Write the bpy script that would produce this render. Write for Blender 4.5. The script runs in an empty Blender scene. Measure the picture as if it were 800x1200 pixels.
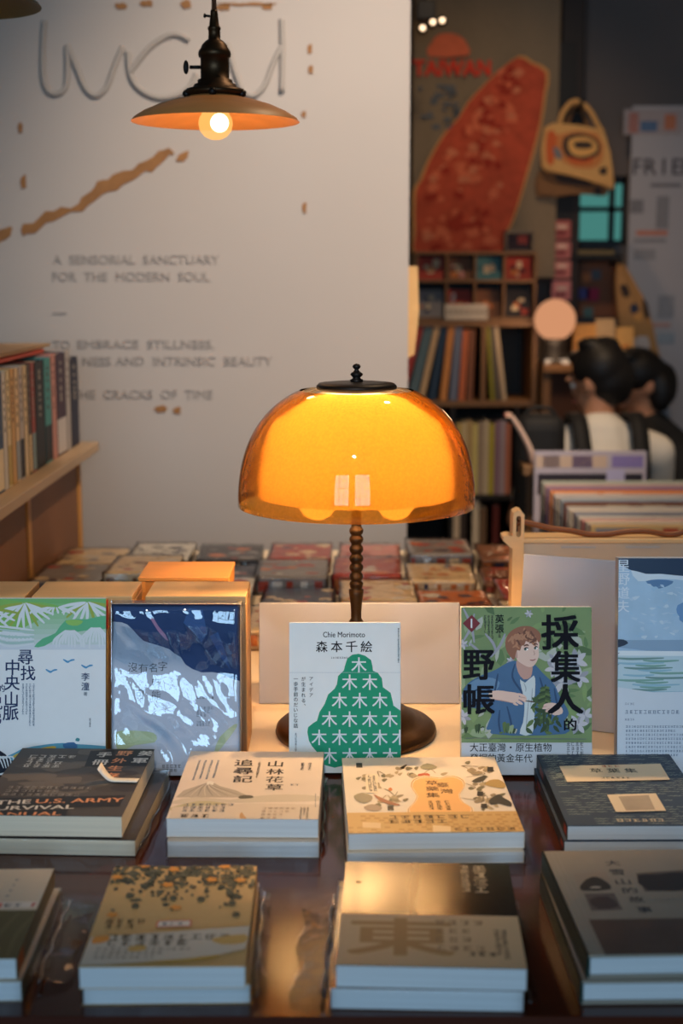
import bpy, bmesh, math, random
from mathutils import Vector, Matrix, Euler, noise

# ------------------------------------------------------------------ camera, world, lights, exposure
SC = bpy.context.scene
COL = SC.collection
D2R = math.radians
TILT, FPX, CAMZ = D2R(9.4), 1667.0, 1.31          # lens tilt, focal length in pixels of the 800x1200 frame, eye height
cam_data = bpy.data.cameras.new('camera')
cam = bpy.data.objects.new('camera', cam_data)
COL.objects.link(cam)
cam.location = (0, 0, CAMZ)
cam.rotation_euler = (D2R(90) - TILT, 0, 0)
cam_data.sensor_fit = 'VERTICAL'
cam_data.sensor_height = 36.0
cam_data.lens = FPX / 1200 * 36.0
cam_data.dof.use_dof = True
cam_data.dof.focus_distance = 1.66
cam_data.dof.aperture_fstop = 4.5
cam_data.clip_start = 0.02
SC.camera = cam

SC.view_settings.view_transform = 'Standard'
SC.view_settings.look = 'None'
SC.view_settings.gamma = 1.0
SC.view_settings.use_curve_mapping = False
SC.view_settings.exposure = 0.45

w = bpy.data.worlds.new('world')
SC.world = w
w.use_nodes = True
w.node_tree.nodes['Background'].inputs[0].default_value = (0.80, 0.68, 0.56, 1)
w.node_tree.nodes['Background'].inputs[1].default_value = 0.09

def light(name, kind, loc, energy, color, size=0.1, aim=None, **kw):
    d = bpy.data.lights.new(name, kind)
    d.energy = energy
    d.color = color
    if kind == 'AREA':
        d.shape = 'RECTANGLE'
        d.size, d.size_y = kw.get('sx', size), kw.get('sy', size)
    else:
        d.shadow_soft_size = size
    if kind == 'SPOT':
        d.spot_size = D2R(kw.get('cone', 60))
        d.spot_blend = kw.get('blend', 0.6)
    o = bpy.data.objects.new(name, d)
    COL.objects.link(o)
    o.location = loc
    if aim is not None:
        o.rotation_euler = (Vector(aim) - Vector(loc)).to_track_quat('-Z', 'Y').to_euler()
    return o

WARM = (1.0, 0.62, 0.30)
# daylight coming in through the shop window behind the camera
light('window_daylight', 'AREA', (-0.35, -2.75, 1.85), 92, (0.44, 0.72, 1.0), aim=(-0.35, 5, 1.85), sx=2.7, sy=1.9)
# unseen spots added to brighten the lettered wall, standing books, packs and shop back
light('added_spot', 'SPOT', (0.55, 1.6, 2.9), 225, (1.0, 0.83, 0.68), 0.08, aim=(0.0, 3.2, 1.45), cone=45, blend=1.0)
light('added_spot', 'SPOT', (-0.10, -0.5, 2.75), 62, (1.0, 0.90, 0.77), 0.06, aim=(0.0, 1.62, 0.90), cone=25, blend=0.7)
light('added_spot', 'SPOT', (0.85, 3.0, 2.9), 95, (1.0, 0.72, 0.46), 0.08, aim=(0.85, 3.75, 0.8), cone=64, blend=0.9)
light('added_spot', 'SPOT', (0.6, 4.2, 2.9), 32, (1.0, 0.70, 0.42), 0.1, aim=(0.5, 5.6, 1.0), cone=80, blend=0.9)
light('added_spot', 'SPOT', (0.60, 2.6, 2.9), 70, (1.0, 0.70, 0.42), 0.06, aim=(0.12, 2.38, 0.75), cone=60, blend=0.9)

# ------------------------------------------------------------------ picture-to-place helpers
_F = Vector((0, math.cos(TILT), -math.sin(TILT)))
_U = Vector((0, math.sin(TILT), math.cos(TILT)))
_C = Vector((0, 0, CAMZ))
def ray(px, py): return _F * FPX + Vector((1, 0, 0)) * (px - 400) + _U * (600 - py)
def at(px, py, Y): d = ray(px, py); return _C + d * (Y / d.y)
def on(px, py, z): d = ray(px, py); return _C + d * ((z - CAMZ) / d.z)
def on_x(px, py, x): d = ray(px, py); return _C + d * (x / d.x)

# ------------------------------------------------------------------ materials
def lin(c):
    def f(v):
        v /= 255.0
        return v / 12.92 if v <= 0.04045 else ((v + 0.055) / 1.055) ** 2.4
    return (f(c[0]), f(c[1]), f(c[2]), 1)
MATS = {}
def M(rgb, rough=0.55, var=0.10, scale=30, bump=0.0, metal=0.0, spec=0.4, stretch=(1, 1, 1), sheen=0, coat=0, name=None):
    key = (tuple(rgb), rough, var, scale, bump, metal, spec, stretch, sheen, coat)
    if key in MATS: return MATS[key]
    m = bpy.data.materials.new(name or 'surface')
    m.use_nodes = True
    nt = m.node_tree
    b = nt.nodes['Principled BSDF']
    b.inputs['Roughness'].default_value = rough
    b.inputs['Metallic'].default_value = metal
    b.inputs['Specular IOR Level'].default_value = spec
    b.inputs['Coat Weight'].default_value = coat
    b.inputs['Coat Roughness'].default_value = 0.12
    if sheen: b.inputs['Sheen Weight'].default_value = sheen
    tc = nt.nodes.new('ShaderNodeTexCoord')
    mp = nt.nodes.new('ShaderNodeMapping')
    mp.inputs['Scale'].default_value = stretch
    nz = nt.nodes.new('ShaderNodeTexNoise')
    nz.inputs['Scale'].default_value = scale
    nz.inputs['Detail'].default_value = 4
    nt.links.new(tc.outputs['Object'], mp.inputs[0])
    nt.links.new(mp.outputs[0], nz.inputs['Vector'])
    mx = nt.nodes.new('ShaderNodeMix'); mx.data_type = 'RGBA'
    c = lin(rgb)
    mx.inputs[6].default_value = tuple(x * (1 - var) for x in c[:3]) + (1,)
    mx.inputs[7].default_value = tuple(min(1, x * (1 + var)) for x in c[:3]) + (1,)
    nt.links.new(nz.outputs[0], mx.inputs[0])
    nt.links.new(mx.outputs[2], b.inputs['Base Color'])
    if bump:
        bp = nt.nodes.new('ShaderNodeBump')
        bp.inputs['Strength'].default_value = bump
        bp.inputs['Distance'].default_value = 0.002
        nt.links.new(nz.outputs[0], bp.inputs['Height'])
        nt.links.new(bp.outputs[0], b.inputs['Normal'])
    MATS[key] = m
    return m

def wood(rgb, rough=0.45, var=0.28, axis=0, scale=14, coat=0, bump=0.1, spec=0.4):
    s = [14, 14, 14]; s[axis] = 1.0
    return M(rgb, rough, var, scale / 4, bump, 0, spec, tuple(s), 0, coat, 'wood')

def emit(rgb, strength, name='glow'):
    m = bpy.data.materials.new(name); m.use_nodes = True
    nt = m.node_tree; nt.nodes.clear()
    e = nt.nodes.new('ShaderNodeEmission'); o = nt.nodes.new('ShaderNodeOutputMaterial')
    e.inputs[0].default_value = lin(rgb); e.inputs[1].default_value = strength
    nt.links.new(e.outputs[0], o.inputs[0])
    return m

def film_mat(name='clear_film', tint=(1, 1, 1), base=0.01, rough=0.04, bump=0.5, scale=22, gain=0.42):
    m = bpy.data.materials.new(name); m.use_nodes = True
    nt = m.node_tree; nt.nodes.clear()
    out = nt.nodes.new('ShaderNodeOutputMaterial')
    tr = nt.nodes.new('ShaderNodeBsdfTransparent'); tr.inputs[0].default_value = (*tint, 1)
    gl = nt.nodes.new('ShaderNodeBsdfGlossy'); gl.inputs['Roughness'].default_value = rough
    fr = nt.nodes.new('ShaderNodeFresnel'); fr.inputs[0].default_value = 1.5
    ma = nt.nodes.new('ShaderNodeMath'); ma.operation = 'MULTIPLY_ADD'
    ma.inputs[1].default_value = gain; ma.inputs[2].default_value = base
    mix = nt.nodes.new('ShaderNodeMixShader')
    tc = nt.nodes.new('ShaderNodeTexCoord')
    nz = nt.nodes.new('ShaderNodeTexNoise'); nz.inputs['Scale'].default_value = scale; nz.inputs['Detail'].default_value = 3
    nz.inputs['Distortion'].default_value = 1.5
    bp = nt.nodes.new('ShaderNodeBump'); bp.inputs['Strength'].default_value = bump; bp.inputs['Distance'].default_value = 0.004
    nt.links.new(tc.outputs['Object'], nz.inputs[0]); nt.links.new(nz.outputs[0], bp.inputs['Height'])
    nt.links.new(bp.outputs[0], gl.inputs['Normal']); nt.links.new(bp.outputs[0], fr.inputs['Normal'])
    nt.links.new(fr.outputs[0], ma.inputs[0]); nt.links.new(ma.outputs[0], mix.inputs[0])
    nt.links.new(tr.outputs[0], mix.inputs[1]); nt.links.new(gl.outputs[0], mix.inputs[2])
    nt.links.new(mix.outputs[0], out.inputs[0])
    return m

def pages_mat(rgb=(208, 213, 216)):
    """page edges: fine layers along the thickness (local z)"""
    key = ('pages', rgb)
    if key in MATS: return MATS[key]
    m = bpy.data.materials.new('page_edges'); m.use_nodes = True
    nt = m.node_tree; b = nt.nodes['Principled BSDF']; b.inputs['Roughness'].default_value = 0.75
    tc = nt.nodes.new('ShaderNodeTexCoord'); mp = nt.nodes.new('ShaderNodeMapping'); mp.inputs['Scale'].default_value = (3, 3, 900)
    nz = nt.nodes.new('ShaderNodeTexNoise'); nz.inputs['Scale'].default_value = 1.5
    mx = nt.nodes.new('ShaderNodeMix'); mx.data_type = 'RGBA'
    c = lin(rgb)
    mx.inputs[6].default_value = tuple(x * .72 for x in c[:3]) + (1,); mx.inputs[7].default_value = tuple(min(1, x * 1.12) for x in c[:3]) + (1,)
    nt.links.new(tc.outputs['Object'], mp.inputs[0]); nt.links.new(mp.outputs[0], nz.inputs[0]); nt.links.new(nz.outputs[0], mx.inputs[0])
    nt.links.new(mx.outputs[2], b.inputs['Base Color'])
    MATS[key] = m
    return m

# ------------------------------------------------------------------ mesh helpers
class MB:
    def __init__(s): s.bm = bmesh.new(); s.mats = []
    def mi(s, m):
        if m not in s.mats: s.mats.append(m)
        return s.mats.index(m)
    def box(s, a, b, m, bevel=0.0, seg=2, mx=None):
        a, b = Vector(a), Vector(b)
        r = bmesh.ops.create_cube(s.bm, size=1.0)
        vs = r['verts']
        for v in vs: v.co = Vector(((v.co.x + .5) * (b.x - a.x) + a.x, (v.co.y + .5) * (b.y - a.y) + a.y, (v.co.z + .5) * (b.z - a.z) + a.z))
        fs = list({f for v in vs for f in v.link_faces})
        i = s.mi(m)
        for f in fs: f.material_index = i
        if bevel:
            es = list({e for v in vs for e in v.link_edges})
            r2 = bmesh.ops.bevel(s.bm, geom=es, offset=bevel, segments=seg, affect='EDGES', profile=0.5)
            vs = list({v for f in r2['faces'] for v in f.verts} | {v for v in vs if v.is_valid})
            for f in {f for v in vs for f in v.link_faces}: f.material_index = i
        if mx is not None:
            for v in vs: v.co = mx @ v.co
        return s
    def lathe(s, prof, m, seg=48, center=(0, 0, 0), mx=None, smooth=True, cap=False):
        i = s.mi(m); rings = []; c = Vector(center)
        for r, z in prof:
            if r < 1e-6: ring = [s.bm.verts.new(c + Vector((0, 0, z)))]
            else: ring = [s.bm.verts.new(c + Vector((r * math.cos(2 * math.pi * k / seg), r * math.sin(2 * math.pi * k / seg), z))) for k in range(seg)]
            rings.append(ring)
        for A, B in zip(rings, rings[1:]):
            for k in range(seg):
                q = [A[k % len(A)], A[(k + 1) % len(A)], B[(k + 1) % len(B)], B[k % len(B)]]
                u = []
                for v in q:
                    if v not in u: u.append(v)
                if len(u) > 2:
                    f = s.bm.faces.new(u); f.material_index = i; f.smooth = smooth
        if mx is not None:
            for R in rings:
                for v in R: v.co = mx @ v.co
        return s
    def tube(s, pts, r, m, seg=10, close=False):
        i = s.mi(m); pts = [Vector(p) for p in pts]; n = len(pts); rings = []
        rr = r if isinstance(r, (list, tuple)) else [r] * n
        up = Vector((0.13, 0.21, 0.97))
        for k, p in enumerate(pts):
            t = (pts[(k + 1) % n] - pts[k - 1]) if close else (pts[min(k + 1, n - 1)] - pts[max(k - 1, 0)])
            t.normalize()
            x = up.cross(t); x.normalize(); y = t.cross(x)
            rings.append([s.bm.verts.new(p + (x * math.cos(2 * math.pi * j / seg) + y * math.sin(2 * math.pi * j / seg)) * rr[k]) for j in range(seg)])
        for k in range(n if close else n - 1):
            A, B = rings[k], rings[(k + 1) % n]
            for j in range(seg):
                f = s.bm.faces.new([A[j], A[(j + 1) % seg], B[(j + 1) % seg], B[j]]); f.material_index = i; f.smooth = True
        if not close:
            for R in (rings[0], rings[-1]):
                f = s.bm.faces.new(R); f.material_index = i
        return s
    def prism(s, pts, z0, z1, m, mx=None):
        """outline in local XY, extruded from z0 to z1"""
        i = s.mi(m)
        A = [s.bm.verts.new((p[0], p[1], z0)) for p in pts]; B = [s.bm.verts.new((p[0], p[1], z1)) for p in pts]
        n = len(pts); fs = [s.bm.faces.new(A[::-1]), s.bm.faces.new(B)]
        for k in range(n): fs.append(s.bm.faces.new([A[k], A[(k + 1) % n], B[(k + 1) % n], B[k]]))
        for f in fs: f.material_index = i
        if mx is not None:
            for v in A + B: v.co = mx @ v.co
        return s
    def ball(s, c, r, m, seg=24, rings=16, sc=(1, 1, 1), rot=None):
        i = s.mi(m)
        mt = Matrix.Translation(c) @ (rot.to_matrix().to_4x4() if rot else Matrix()) @ Matrix.Diagonal((*sc, 1))
        res = bmesh.ops.create_uvsphere(s.bm, u_segments=seg, v_segments=rings, radius=r, matrix=mt)
        for f in {f for v in res['verts'] for f in v.link_faces}: f.material_index = i; f.smooth = True
        return s
    def mesh(s, name, recalc=True):
        if recalc: bmesh.ops.recalc_face_normals(s.bm, faces=s.bm.faces)
        me = bpy.data.meshes.new(name); s.bm.to_mesh(me); s.bm.free()
        for m in s.mats: me.materials.append(m)
        return me
    def build(s, name, parent=None, recalc=True):
        o = bpy.data.objects.new(name, s.mesh(name, recalc)); COL.objects.link(o)
        if parent is not None: o.parent = parent
        return o

def tag(o, label, cat, group=None, kind=None):
    o['label'] = label; o['category'] = cat
    if group: o['group'] = group
    if kind: o['kind'] = kind
    return o
def thing(name, label, cat, loc=(0, 0, 0), rot=(0, 0, 0), group=None):
    o = bpy.data.objects.new(name, None); o.empty_display_size = 0.05
    COL.objects.link(o); o.location = loc; o.rotation_euler = rot
    return tag(o, label, cat, group)
def root_matrix(o): return Matrix.Translation(o.location) @ o.rotation_euler.to_matrix().to_4x4()
def structure(o): o['kind'] = 'structure'; return o

def smooth_pts(pts, n=4, close=True):
    out = []; P = [Vector(p) for p in pts]; N = len(P)
    for k in range(N if close else N - 1):
        if close: a, b, c, d = P[k - 1], P[k], P[(k + 1) % N], P[(k + 2) % N]
        else: a, b, c, d = P[max(k - 1, 0)], P[k], P[k + 1], P[min(k + 2, N - 1)]
        for j in range(n):
            t = j / n
            out.append(0.5 * ((2 * b) + (c - a) * t + (2 * a - 5 * b + 4 * c - d) * t * t + (3 * b - a - 3 * c + d) * t ** 3))
    if not close: out.append(P[-1])
    return out

# ------------------------------------------------------------------ lettering
_GL = {}
def glyph(body, bold=0.0, extrude=0.0):
    if bold > 0 and not extrude:
        vs0, fs0 = glyph(body); vs, fs = [], []
        b = bold * .75
        for k, (dx, dy) in enumerate(((0, 0), (b, b * .6), (-b, b * .6), (b, -b * .6), (-b, -b * .6))):
            o = len(vs); vs += [Vector((v.x + dx, v.y + dy, v.z + k * 2.6e-6)) for v in vs0]; fs += [[i + o for i in f] for f in fs0]
        return vs, fs
    bold = min(bold, 0)
    """lettering as (verts, faces) with size 1, left-bottom aligned bounding box kept"""
    key = (body, bold, extrude)
    if key not in _GL:
        cu = bpy.data.curves.new('lettering', 'FONT')
        cu.body = body; cu.size = 1.0; cu.offset = bold; cu.extrude = extrude; cu.resolution_u = 3
        ob = bpy.data.objects.new('lettering', cu)
        me = bpy.data.meshes.new_from_object(ob)
        vs = [v.co.copy() for v in me.vertices]; fs = [list(p.vertices) for p in me.polygons]
        bpy.data.meshes.remove(me); bpy.data.objects.remove(ob); bpy.data.curves.remove(cu)
        _GL[key] = (vs, fs)
    return _GL[key]
def glyph_into(mb, body, mx, m, bold=0.0, extrude=0.0, fit=None, center=True):
    """fit=(w,h): scale the lettering's box to w x h (None keeps aspect)"""
    vs, fs = glyph(body, bold, extrude)
    if not vs: return
    x0 = min(v.x for v in vs); x1 = max(v.x for v in vs); y0 = min(v.y for v in vs); y1 = max(v.y for v in vs)
    wd, ht = max(x1 - x0, 1e-4), max(y1 - y0, 1e-4)
    sx = sy = 1.0
    if fit:
        if fit[0] is None: sy = sx = fit[1] / ht
        elif fit[1] is None: sx = sy = fit[0] / wd
        else: sx, sy = fit[0] / wd, fit[1] / ht
    cx, cy = ((x0 + x1) / 2, (y0 + y1) / 2) if center else (x0, y0)
    i = mb.mi(m)
    nv = [mb.bm.verts.new(mx @ Vector(((v.x - cx) * sx, (v.y - cy) * sy, v.z))) for v in vs]
    for f in fs:
        try:
            q = mb.bm.faces.new([nv[k] for k in f]); q.material_index = i
        except ValueError: pass

class Art:
    """prints on a flat face (local plane z = zp) of a thing; coordinates are read off the photograph"""
    def __init__(s, mb, root, zp, rect):
        s.mb = mb; s.M = root_matrix(root); s.I = s.M.inverted(); s.zp = zp; s.rect = rect; s.lay = 0
        s.x0 = s.y0 = 0; s.k = 1.0
        s.tmp = MB()
    def view(s, x0, y0, k): s.x0, s.y0, s.k = x0, y0, k; return s
    def P(s, x, y):
        d = ray(s.x0 + x / s.k, s.y0 + y / s.k)
        o = s.I @ _C; dd = s.I.to_3x3() @ d
        return o + dd * ((s.zp - o.z) / dd.z)
    def z(s, n=1): s.lay += n; return s.zp + 0.00008 + (s.lay - n) * 4e-6
    def poly(s, pts, m, smooth=0, raw=False):
        P = [Vector((p[0], p[1], 0)) if raw else s.P(*p) for p in pts]
        if smooth: P = smooth_pts(P, smooth)
        z = s.z()
        try:
            f = s.tmp.bm.faces.new([s.tmp.bm.verts.new((p.x, p.y, z)) for p in P]); f.material_index = s.tmp.mi(m)
        except ValueError: pass
        return s
    def many(s, polys, m, raw=True):
        """several shapes of one ink on one layer"""
        z = s.z(); i = s.tmp.mi(m)
        for pts in polys:
            P = [Vector((p[0], p[1], 0)) if raw else s.P(*p) for p in pts]
            f = s.tmp.bm.faces.new([s.tmp.bm.verts.new((p.x, p.y, z)) for p in P]); f.material_index = i
        return s
    def line(s, pts, wd, m, raw=False, smooth=4):
        P = [Vector((p[0], p[1], 0)) if raw else s.P(*p) for p in pts]
        for p in P: p.z = 0
        if smooth and len(P) > 2: P = smooth_pts(P, smooth, False)
        n = len(P); L = []; R = []
        for k in range(n):
            t = P[min(k + 1, n - 1)] - P[max(k - 1, 0)]; t.normalize()
            q = Vector((-t.y, t.x, 0)) * wd / 2
            if len(pts) > 2: q *= 0.55 + 0.9 * math.sin(math.pi * (k + .5) / n)
            L.append(P[k] + q); R.append(P[k] - q)
        return s.poly(L + R[::-1], m, raw=True)
    def char(s, ch, x, y, h, m, bold=0.0, w=None, rot=0.0, raw=False):
        p = Vector((x, y, 0)) if raw else s.P(x, y)
        glyph_into(s.tmp, ch, Matrix.Translation((p.x, p.y, s.z(4))) @ Matrix.Rotation(rot, 4, 'Z'), m, bold, 0, (w, h))
        return s
    def column(s, body, x, y, step, h, m, bold=0.0, raw=False):
        """vertical writing: first character centred at (x, y), going down by step metres; h is the em size"""
        p = Vector((x, y, 0)) if raw else s.P(x, y)
        z = s.z(4)
        for k, ch in enumerate(body):
            if ch == ' ': continue
            vs, fs = glyph(ch, bold)
            if not vs: continue
            x0 = min(v.x for v in vs); x1 = max(v.x for v in vs); y0 = min(v.y for v in vs); y1 = max(v.y for v in vs)
            sc = h
            if ch in '一':
                sc = h
            mx = Matrix.Translation((p.x, p.y - k * step, z)) @ Matrix.Diagonal((sc, sc, 1, 1))
            i = s.tmp.mi(m); cx, cy = (x0 + x1) / 2, (y0 + y1) / 2
            if ch in '。、': cx -= .3; cy -= .3
            nv = [s.tmp.bm.verts.new(mx @ Vector((v.x - cx, v.y - cy, v.z))) for v in vs]
            for f in fs:
                try: s.tmp.bm.faces.new([nv[q] for q in f]).material_index = i
                except ValueError: pass
        return s
    def row(s, body, x0, y0, x1, y1, h, m, bold=0.0):
        """horizontal writing fitted between two photo points"""
        a, b = s.P(x0, y0), s.P(x1, y1); c = (a + b) / 2
        glyph_into(s.tmp, body, Matrix.Translation((c.x, c.y, s.z(4))) @ Matrix.Rotation(math.atan2(b.y - a.y, b.x - a.x), 4, 'Z'), m, bold, 0, ((b - a).length, h))
        return s
    def fine(s, x0, y0, x1, y1, n, m, rnd, vertical=False, fill=0.55, gap=0.25):
        """print too small to read: n lines of short strokes between two photo corners"""
        xm_, ym_ = (x0 + x1) / 2, (y0 + y1) / 2
        xa, xb = sorted((s.P(x0, ym_).x, s.P(x1, ym_).x)); ya, yb = sorted((s.P(xm_, y0).y, s.P(xm_, y1).y)); polys = []
        def sign(cx, cy, q):
            t = q * .075; k = rnd.randint(2, 3)
            for j in range(k):
                yy = cy + q * (.36 - .72 * j / max(1, k - 1)) + rnd.uniform(-.05, .05) * q; L = q * rnd.uniform(.28, .48)
                polys.append([(cx - L, yy - t), (cx + L, yy - t), (cx + L, yy + t), (cx - L, yy + t)])
            for j in range(rnd.randint(1, 2)):
                xx = cx + q * rnd.uniform(-.32, .32); L = q * rnd.uniform(.3, .46)
                polys.append([(xx - t, cy - L), (xx + t, cy - L), (xx + t, cy + L), (xx - t, cy + L)])
        for k in range(n):
            pit = ((xb - xa) if vertical else (yb - ya)) / n; q = pit * min(.95, fill + .3); st = q * (1.02 + gap * .5)
            if vertical:
                cx = xb - (k + .5) * pit; y = yb - q / 2; end = ya + ((yb - ya) * rnd.uniform(0, .35) if k else 0) + q / 2
                while y >= end - 1e-6: sign(cx, y, q); y -= st
            else:
                cy = yb - (k + .5) * pit; x = xa + q / 2; end = xb - ((xb - xa) * rnd.uniform(0, .4) if k else 0) - q / 2
                while x <= end + 1e-6: sign(x, cy, q); x += st
        if polys: s.many(polys, m)
        return s
    def done(s):
        """trim to the printed face and move into the owner's mesh"""
        bm = s.tmp.bm; (x0, y0, x1, y1) = s.rect
        for co, no in (((x0, 0, 0), (-1, 0, 0)), ((x1, 0, 0), (1, 0, 0)), ((0, y0, 0), (0, -1, 0)), ((0, y1, 0), (0, 1, 0))):
            bmesh.ops.bisect_plane(bm, geom=bm.verts[:] + bm.edges[:] + bm.faces[:], plane_co=co, plane_no=no, clear_outer=True)
        idx = [s.mb.mi(m) for m in s.tmp.mats]; mp = {}
        for v in bm.verts: mp[v] = s.mb.bm.verts.new(v.co)
        for f in bm.faces:
            try: s.mb.bm.faces.new([mp[v] for v in f.verts]).material_index = idx[f.material_index]
            except ValueError: pass
        bm.free()

FILM = film_mat()
GLINT = film_mat('film_glint', base=.30, rough=.12, bump=.4, scale=60, gain=.8)  # shiny film for the tubes added as highlights on the sleeves
# ------------------------------------------------------------------ books
def page_box(W, H, T, c, ov, spine, mat=None):
    mb = MB(); m = mat or pages_mat()
    x0, x1 = (c + .0002, W - ov) if spine == 'L' else (ov, W - c - .0002)
    mb.box((x0, ov, c + .00005), (x1, H - ov, T - c - .00005), m)
    return mb
def cover_shell(W, H, T, c, spine, mat, spine_mat=None):
    mb = MB(); sm = spine_mat or mat
    mb.box((0, 0, 0), (W, H, c), mat, c * .3, 1); mb.box((0, 0, T - c), (W, H, T), mat, c * .3, 1)
    if spine == 'L': mb.box((0, 0, 0), (c, H, T), sm, c * .3, 1)
    else: mb.box((W - c, 0, 0), (W, H, T), sm, c * .3, 1)
    return mb
def wrap_sheet(W, H, T, rnd, parent, flap=None, mat=None, g=.0012, name='plastic_sleeve', amp=.0006):
    """loose clear bag around a book, with an optional spare flap on one side"""
    mb = MB(); m = mat or FILM
    mb.box((-g, -g * 2, -.0001), (W + g, H + g * 2, T + g * .6), m)
    bmesh.ops.subdivide_edges(mb.bm, edges=mb.bm.edges[:], cuts=9, use_grid_fill=True)
    sd = Vector((rnd.random() * 9, rnd.random() * 9, 0))
    for v in mb.bm.verts:
        if v.co.z > .001: v.co += v.co.normalized() * 0 + Vector((0, 0, 1)) * amp * noise.noise(v.co * 45 + sd) + Vector((1, 1, 0)) * amp * noise.noise(v.co * 60 + sd)
        v.co.z = max(v.co.z, 0.0)
    if flap:
        i = mb.mi(m)
        side, wd, ya, yb = flap
        xs = W + g if side == 'R' else -g; d = 1 if side == 'R' else -1
        ny, nx = 14, 5; grid = []
        for a in range(ny + 1):
            rowv = []
            for b in range(nx + 1):
                y = ya + (yb - ya) * a / ny; x = xs + d * wd * b / nx * (1 + .12 * math.sin(a * .9))
                zz = max(.0012, T * .55 * (1 - b / nx) + .004 * noise.noise(Vector((x * 60, y * 40, sd.x))) * (b / nx + .2) + .003)
                rowv.append(mb.bm.verts.new((x, y, zz)))
            grid.append(rowv)
        for a in range(ny):
            for b in range(nx):
                f = mb.bm.faces.new([grid[a][b], grid[a][b + 1], grid[a + 1][b + 1], grid[a + 1][b]]); f.material_index = i
    for f in mb.bm.faces: f.smooth = True
    sleeve_ = mb.build(name, parent)
    if flap:
        # glossy tube added along the flap to give bright streaks of lamplight
        side, wd, ya, yb = flap; d = 1 if side == 'R' else -1; xs = (W + g + d * wd * .25) if side == 'R' else -g + d * wd * .25
        sm_ = MB(); n = 16
        sm_.tube([(xs + d * .0012 * math.sin(k * 1.3 + sd.x), ya + (yb - ya) * k / n, max(.0022, T * .42 + .0014 * math.sin(k * .9 + sd.y))) for k in range(n + 1)], [.0010 + .0006 * abs(math.sin(k * 1.7)) for k in range(n + 1)], GLINT, 8)
        sm_.build('sleeve_glint', parent)
    return sleeve_
rnd = random.Random(7)
# ------------------------------------------------------------------ the setting
WALLY = 3.2
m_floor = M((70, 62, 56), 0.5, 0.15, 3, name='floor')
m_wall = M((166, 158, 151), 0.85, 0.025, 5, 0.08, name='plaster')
m_dark = M((112, 102, 98), 0.9, 0.08, 4, name='dark_plaster')
mb = MB(); mb.box((-3.6, -2.7, -.06), (3.6, 6.3, 0), m_floor); structure(mb.build('floor'))
mb = MB(); mb.box((-3.6, -2.7, 3.0), (3.6, 6.3, 3.06), M((120, 116, 112), 0.9, 0.05, 3)); structure(mb.build('ceiling'))
xr = at(478, 400, WALLY).x
mb = MB(); mb.box((-3.0, WALLY, 0), (xr, WALLY + .12, 3.0), m_wall); wall = structure(mb.build('wall_center'))
# back wall with a window opening
wl, wr, wb, wt = at(668, 300, 5.9).x, at(733, 300, 5.9).x, at(700, 287, 5.9).z, at(700, 206, 5.9).z
mb = MB()
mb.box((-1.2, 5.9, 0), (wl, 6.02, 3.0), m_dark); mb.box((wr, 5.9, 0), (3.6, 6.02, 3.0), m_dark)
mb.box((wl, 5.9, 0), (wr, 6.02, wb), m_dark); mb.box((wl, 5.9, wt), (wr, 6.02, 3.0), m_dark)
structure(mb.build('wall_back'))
m_blk = M((24, 21, 20), 0.5, 0.1, 20)
win = structure(thing('window_1', '', '', (wl, 5.93, wb)))
for k in ('label', 'category'): del win[k]
mb = MB(); W_, H_ = wr - wl, wt - wb
for a, b in (((0, 0), (W_, .02)), ((0, H_ - .03), (W_, H_)), ((0, 0), (.015, H_)), ((W_ - .015, 0), (W_, H_))):
    mb.box((a[0], 0, a[1]), (b[0], .05, b[1]), m_blk)
xm = at(717, 250, 5.93).x - wl; zm = at(700, 245, 5.93).z - wb
mb.box((xm - .012, .01, 0), (xm + .012, .04, H_), m_blk)
for q in (1, 2, 3): mb.box((0, .01, zm * q - .01), (W_, .04, zm * q + .01), m_blk)
mb.build('window_frame', win)
mb = MB(); mb.box((0, .02, 0), (W_, .026, H_), emit((105, 190, 180), 0.30, 'teal_daylit_glass')); mb.build('pane', win)
mb = MB(); px0 = at(656, 100, 5.75).x; px1 = at(682, 100, 5.75).x
mb.box((px0, 5.72, 0), (px1, 5.86, 3.0), M((42, 32, 28), 0.6, 0.15, 10), .004); structure(mb.build('trim_1'))

# window wall behind the camera: two big sashes
m_frame = M((60, 48, 40), 0.5, 0.15, 12)
mb = MB(); y0, y1 = -2.7, -2.58
mb.box((-3.6, y0, 0), (-1.7, y1, 3.0), m_wall); mb.box((1.0, y0, 0), (3.6, y1, 3.0), m_wall)
mb.box((-1.7, y0, 0), (1.0, y1, .9), m_wall); mb.box((-1.7, y0, 2.8), (1.0, y1, 3.0), m_wall)
structure(mb.build('wall_front'))
win2 = structure(thing('window_2', '', '', (-.35, -2.66, 1.85)))
for k in ('label', 'category'): del win2[k]
mb = MB()
for xx in (-1.35, 1.29): mb.box((xx, 0, -.95), (xx + .06, .05, .95), m_frame)
for zz in (-.95, .89): mb.box((-1.35, 0, zz), (1.35, .05, zz + .06), m_frame)
mb.box((-.22, -.01, -.95), (.22, .06, .95), m_frame)
for s0 in (-1.29, .22):
    for q in (1, 2): mb.box((s0 + q * .357 - .014, .01, -.9), (s0 + q * .357 + .014, .04, .9), m_frame)
    for q in (1, 2, 3): mb.box((s0, .01, -.95 + q * .475 - .012), (s0 + 1.07, .04, -.95 + q * .475 + .012), m_frame)
mb.build('window_frame', win2)

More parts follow.
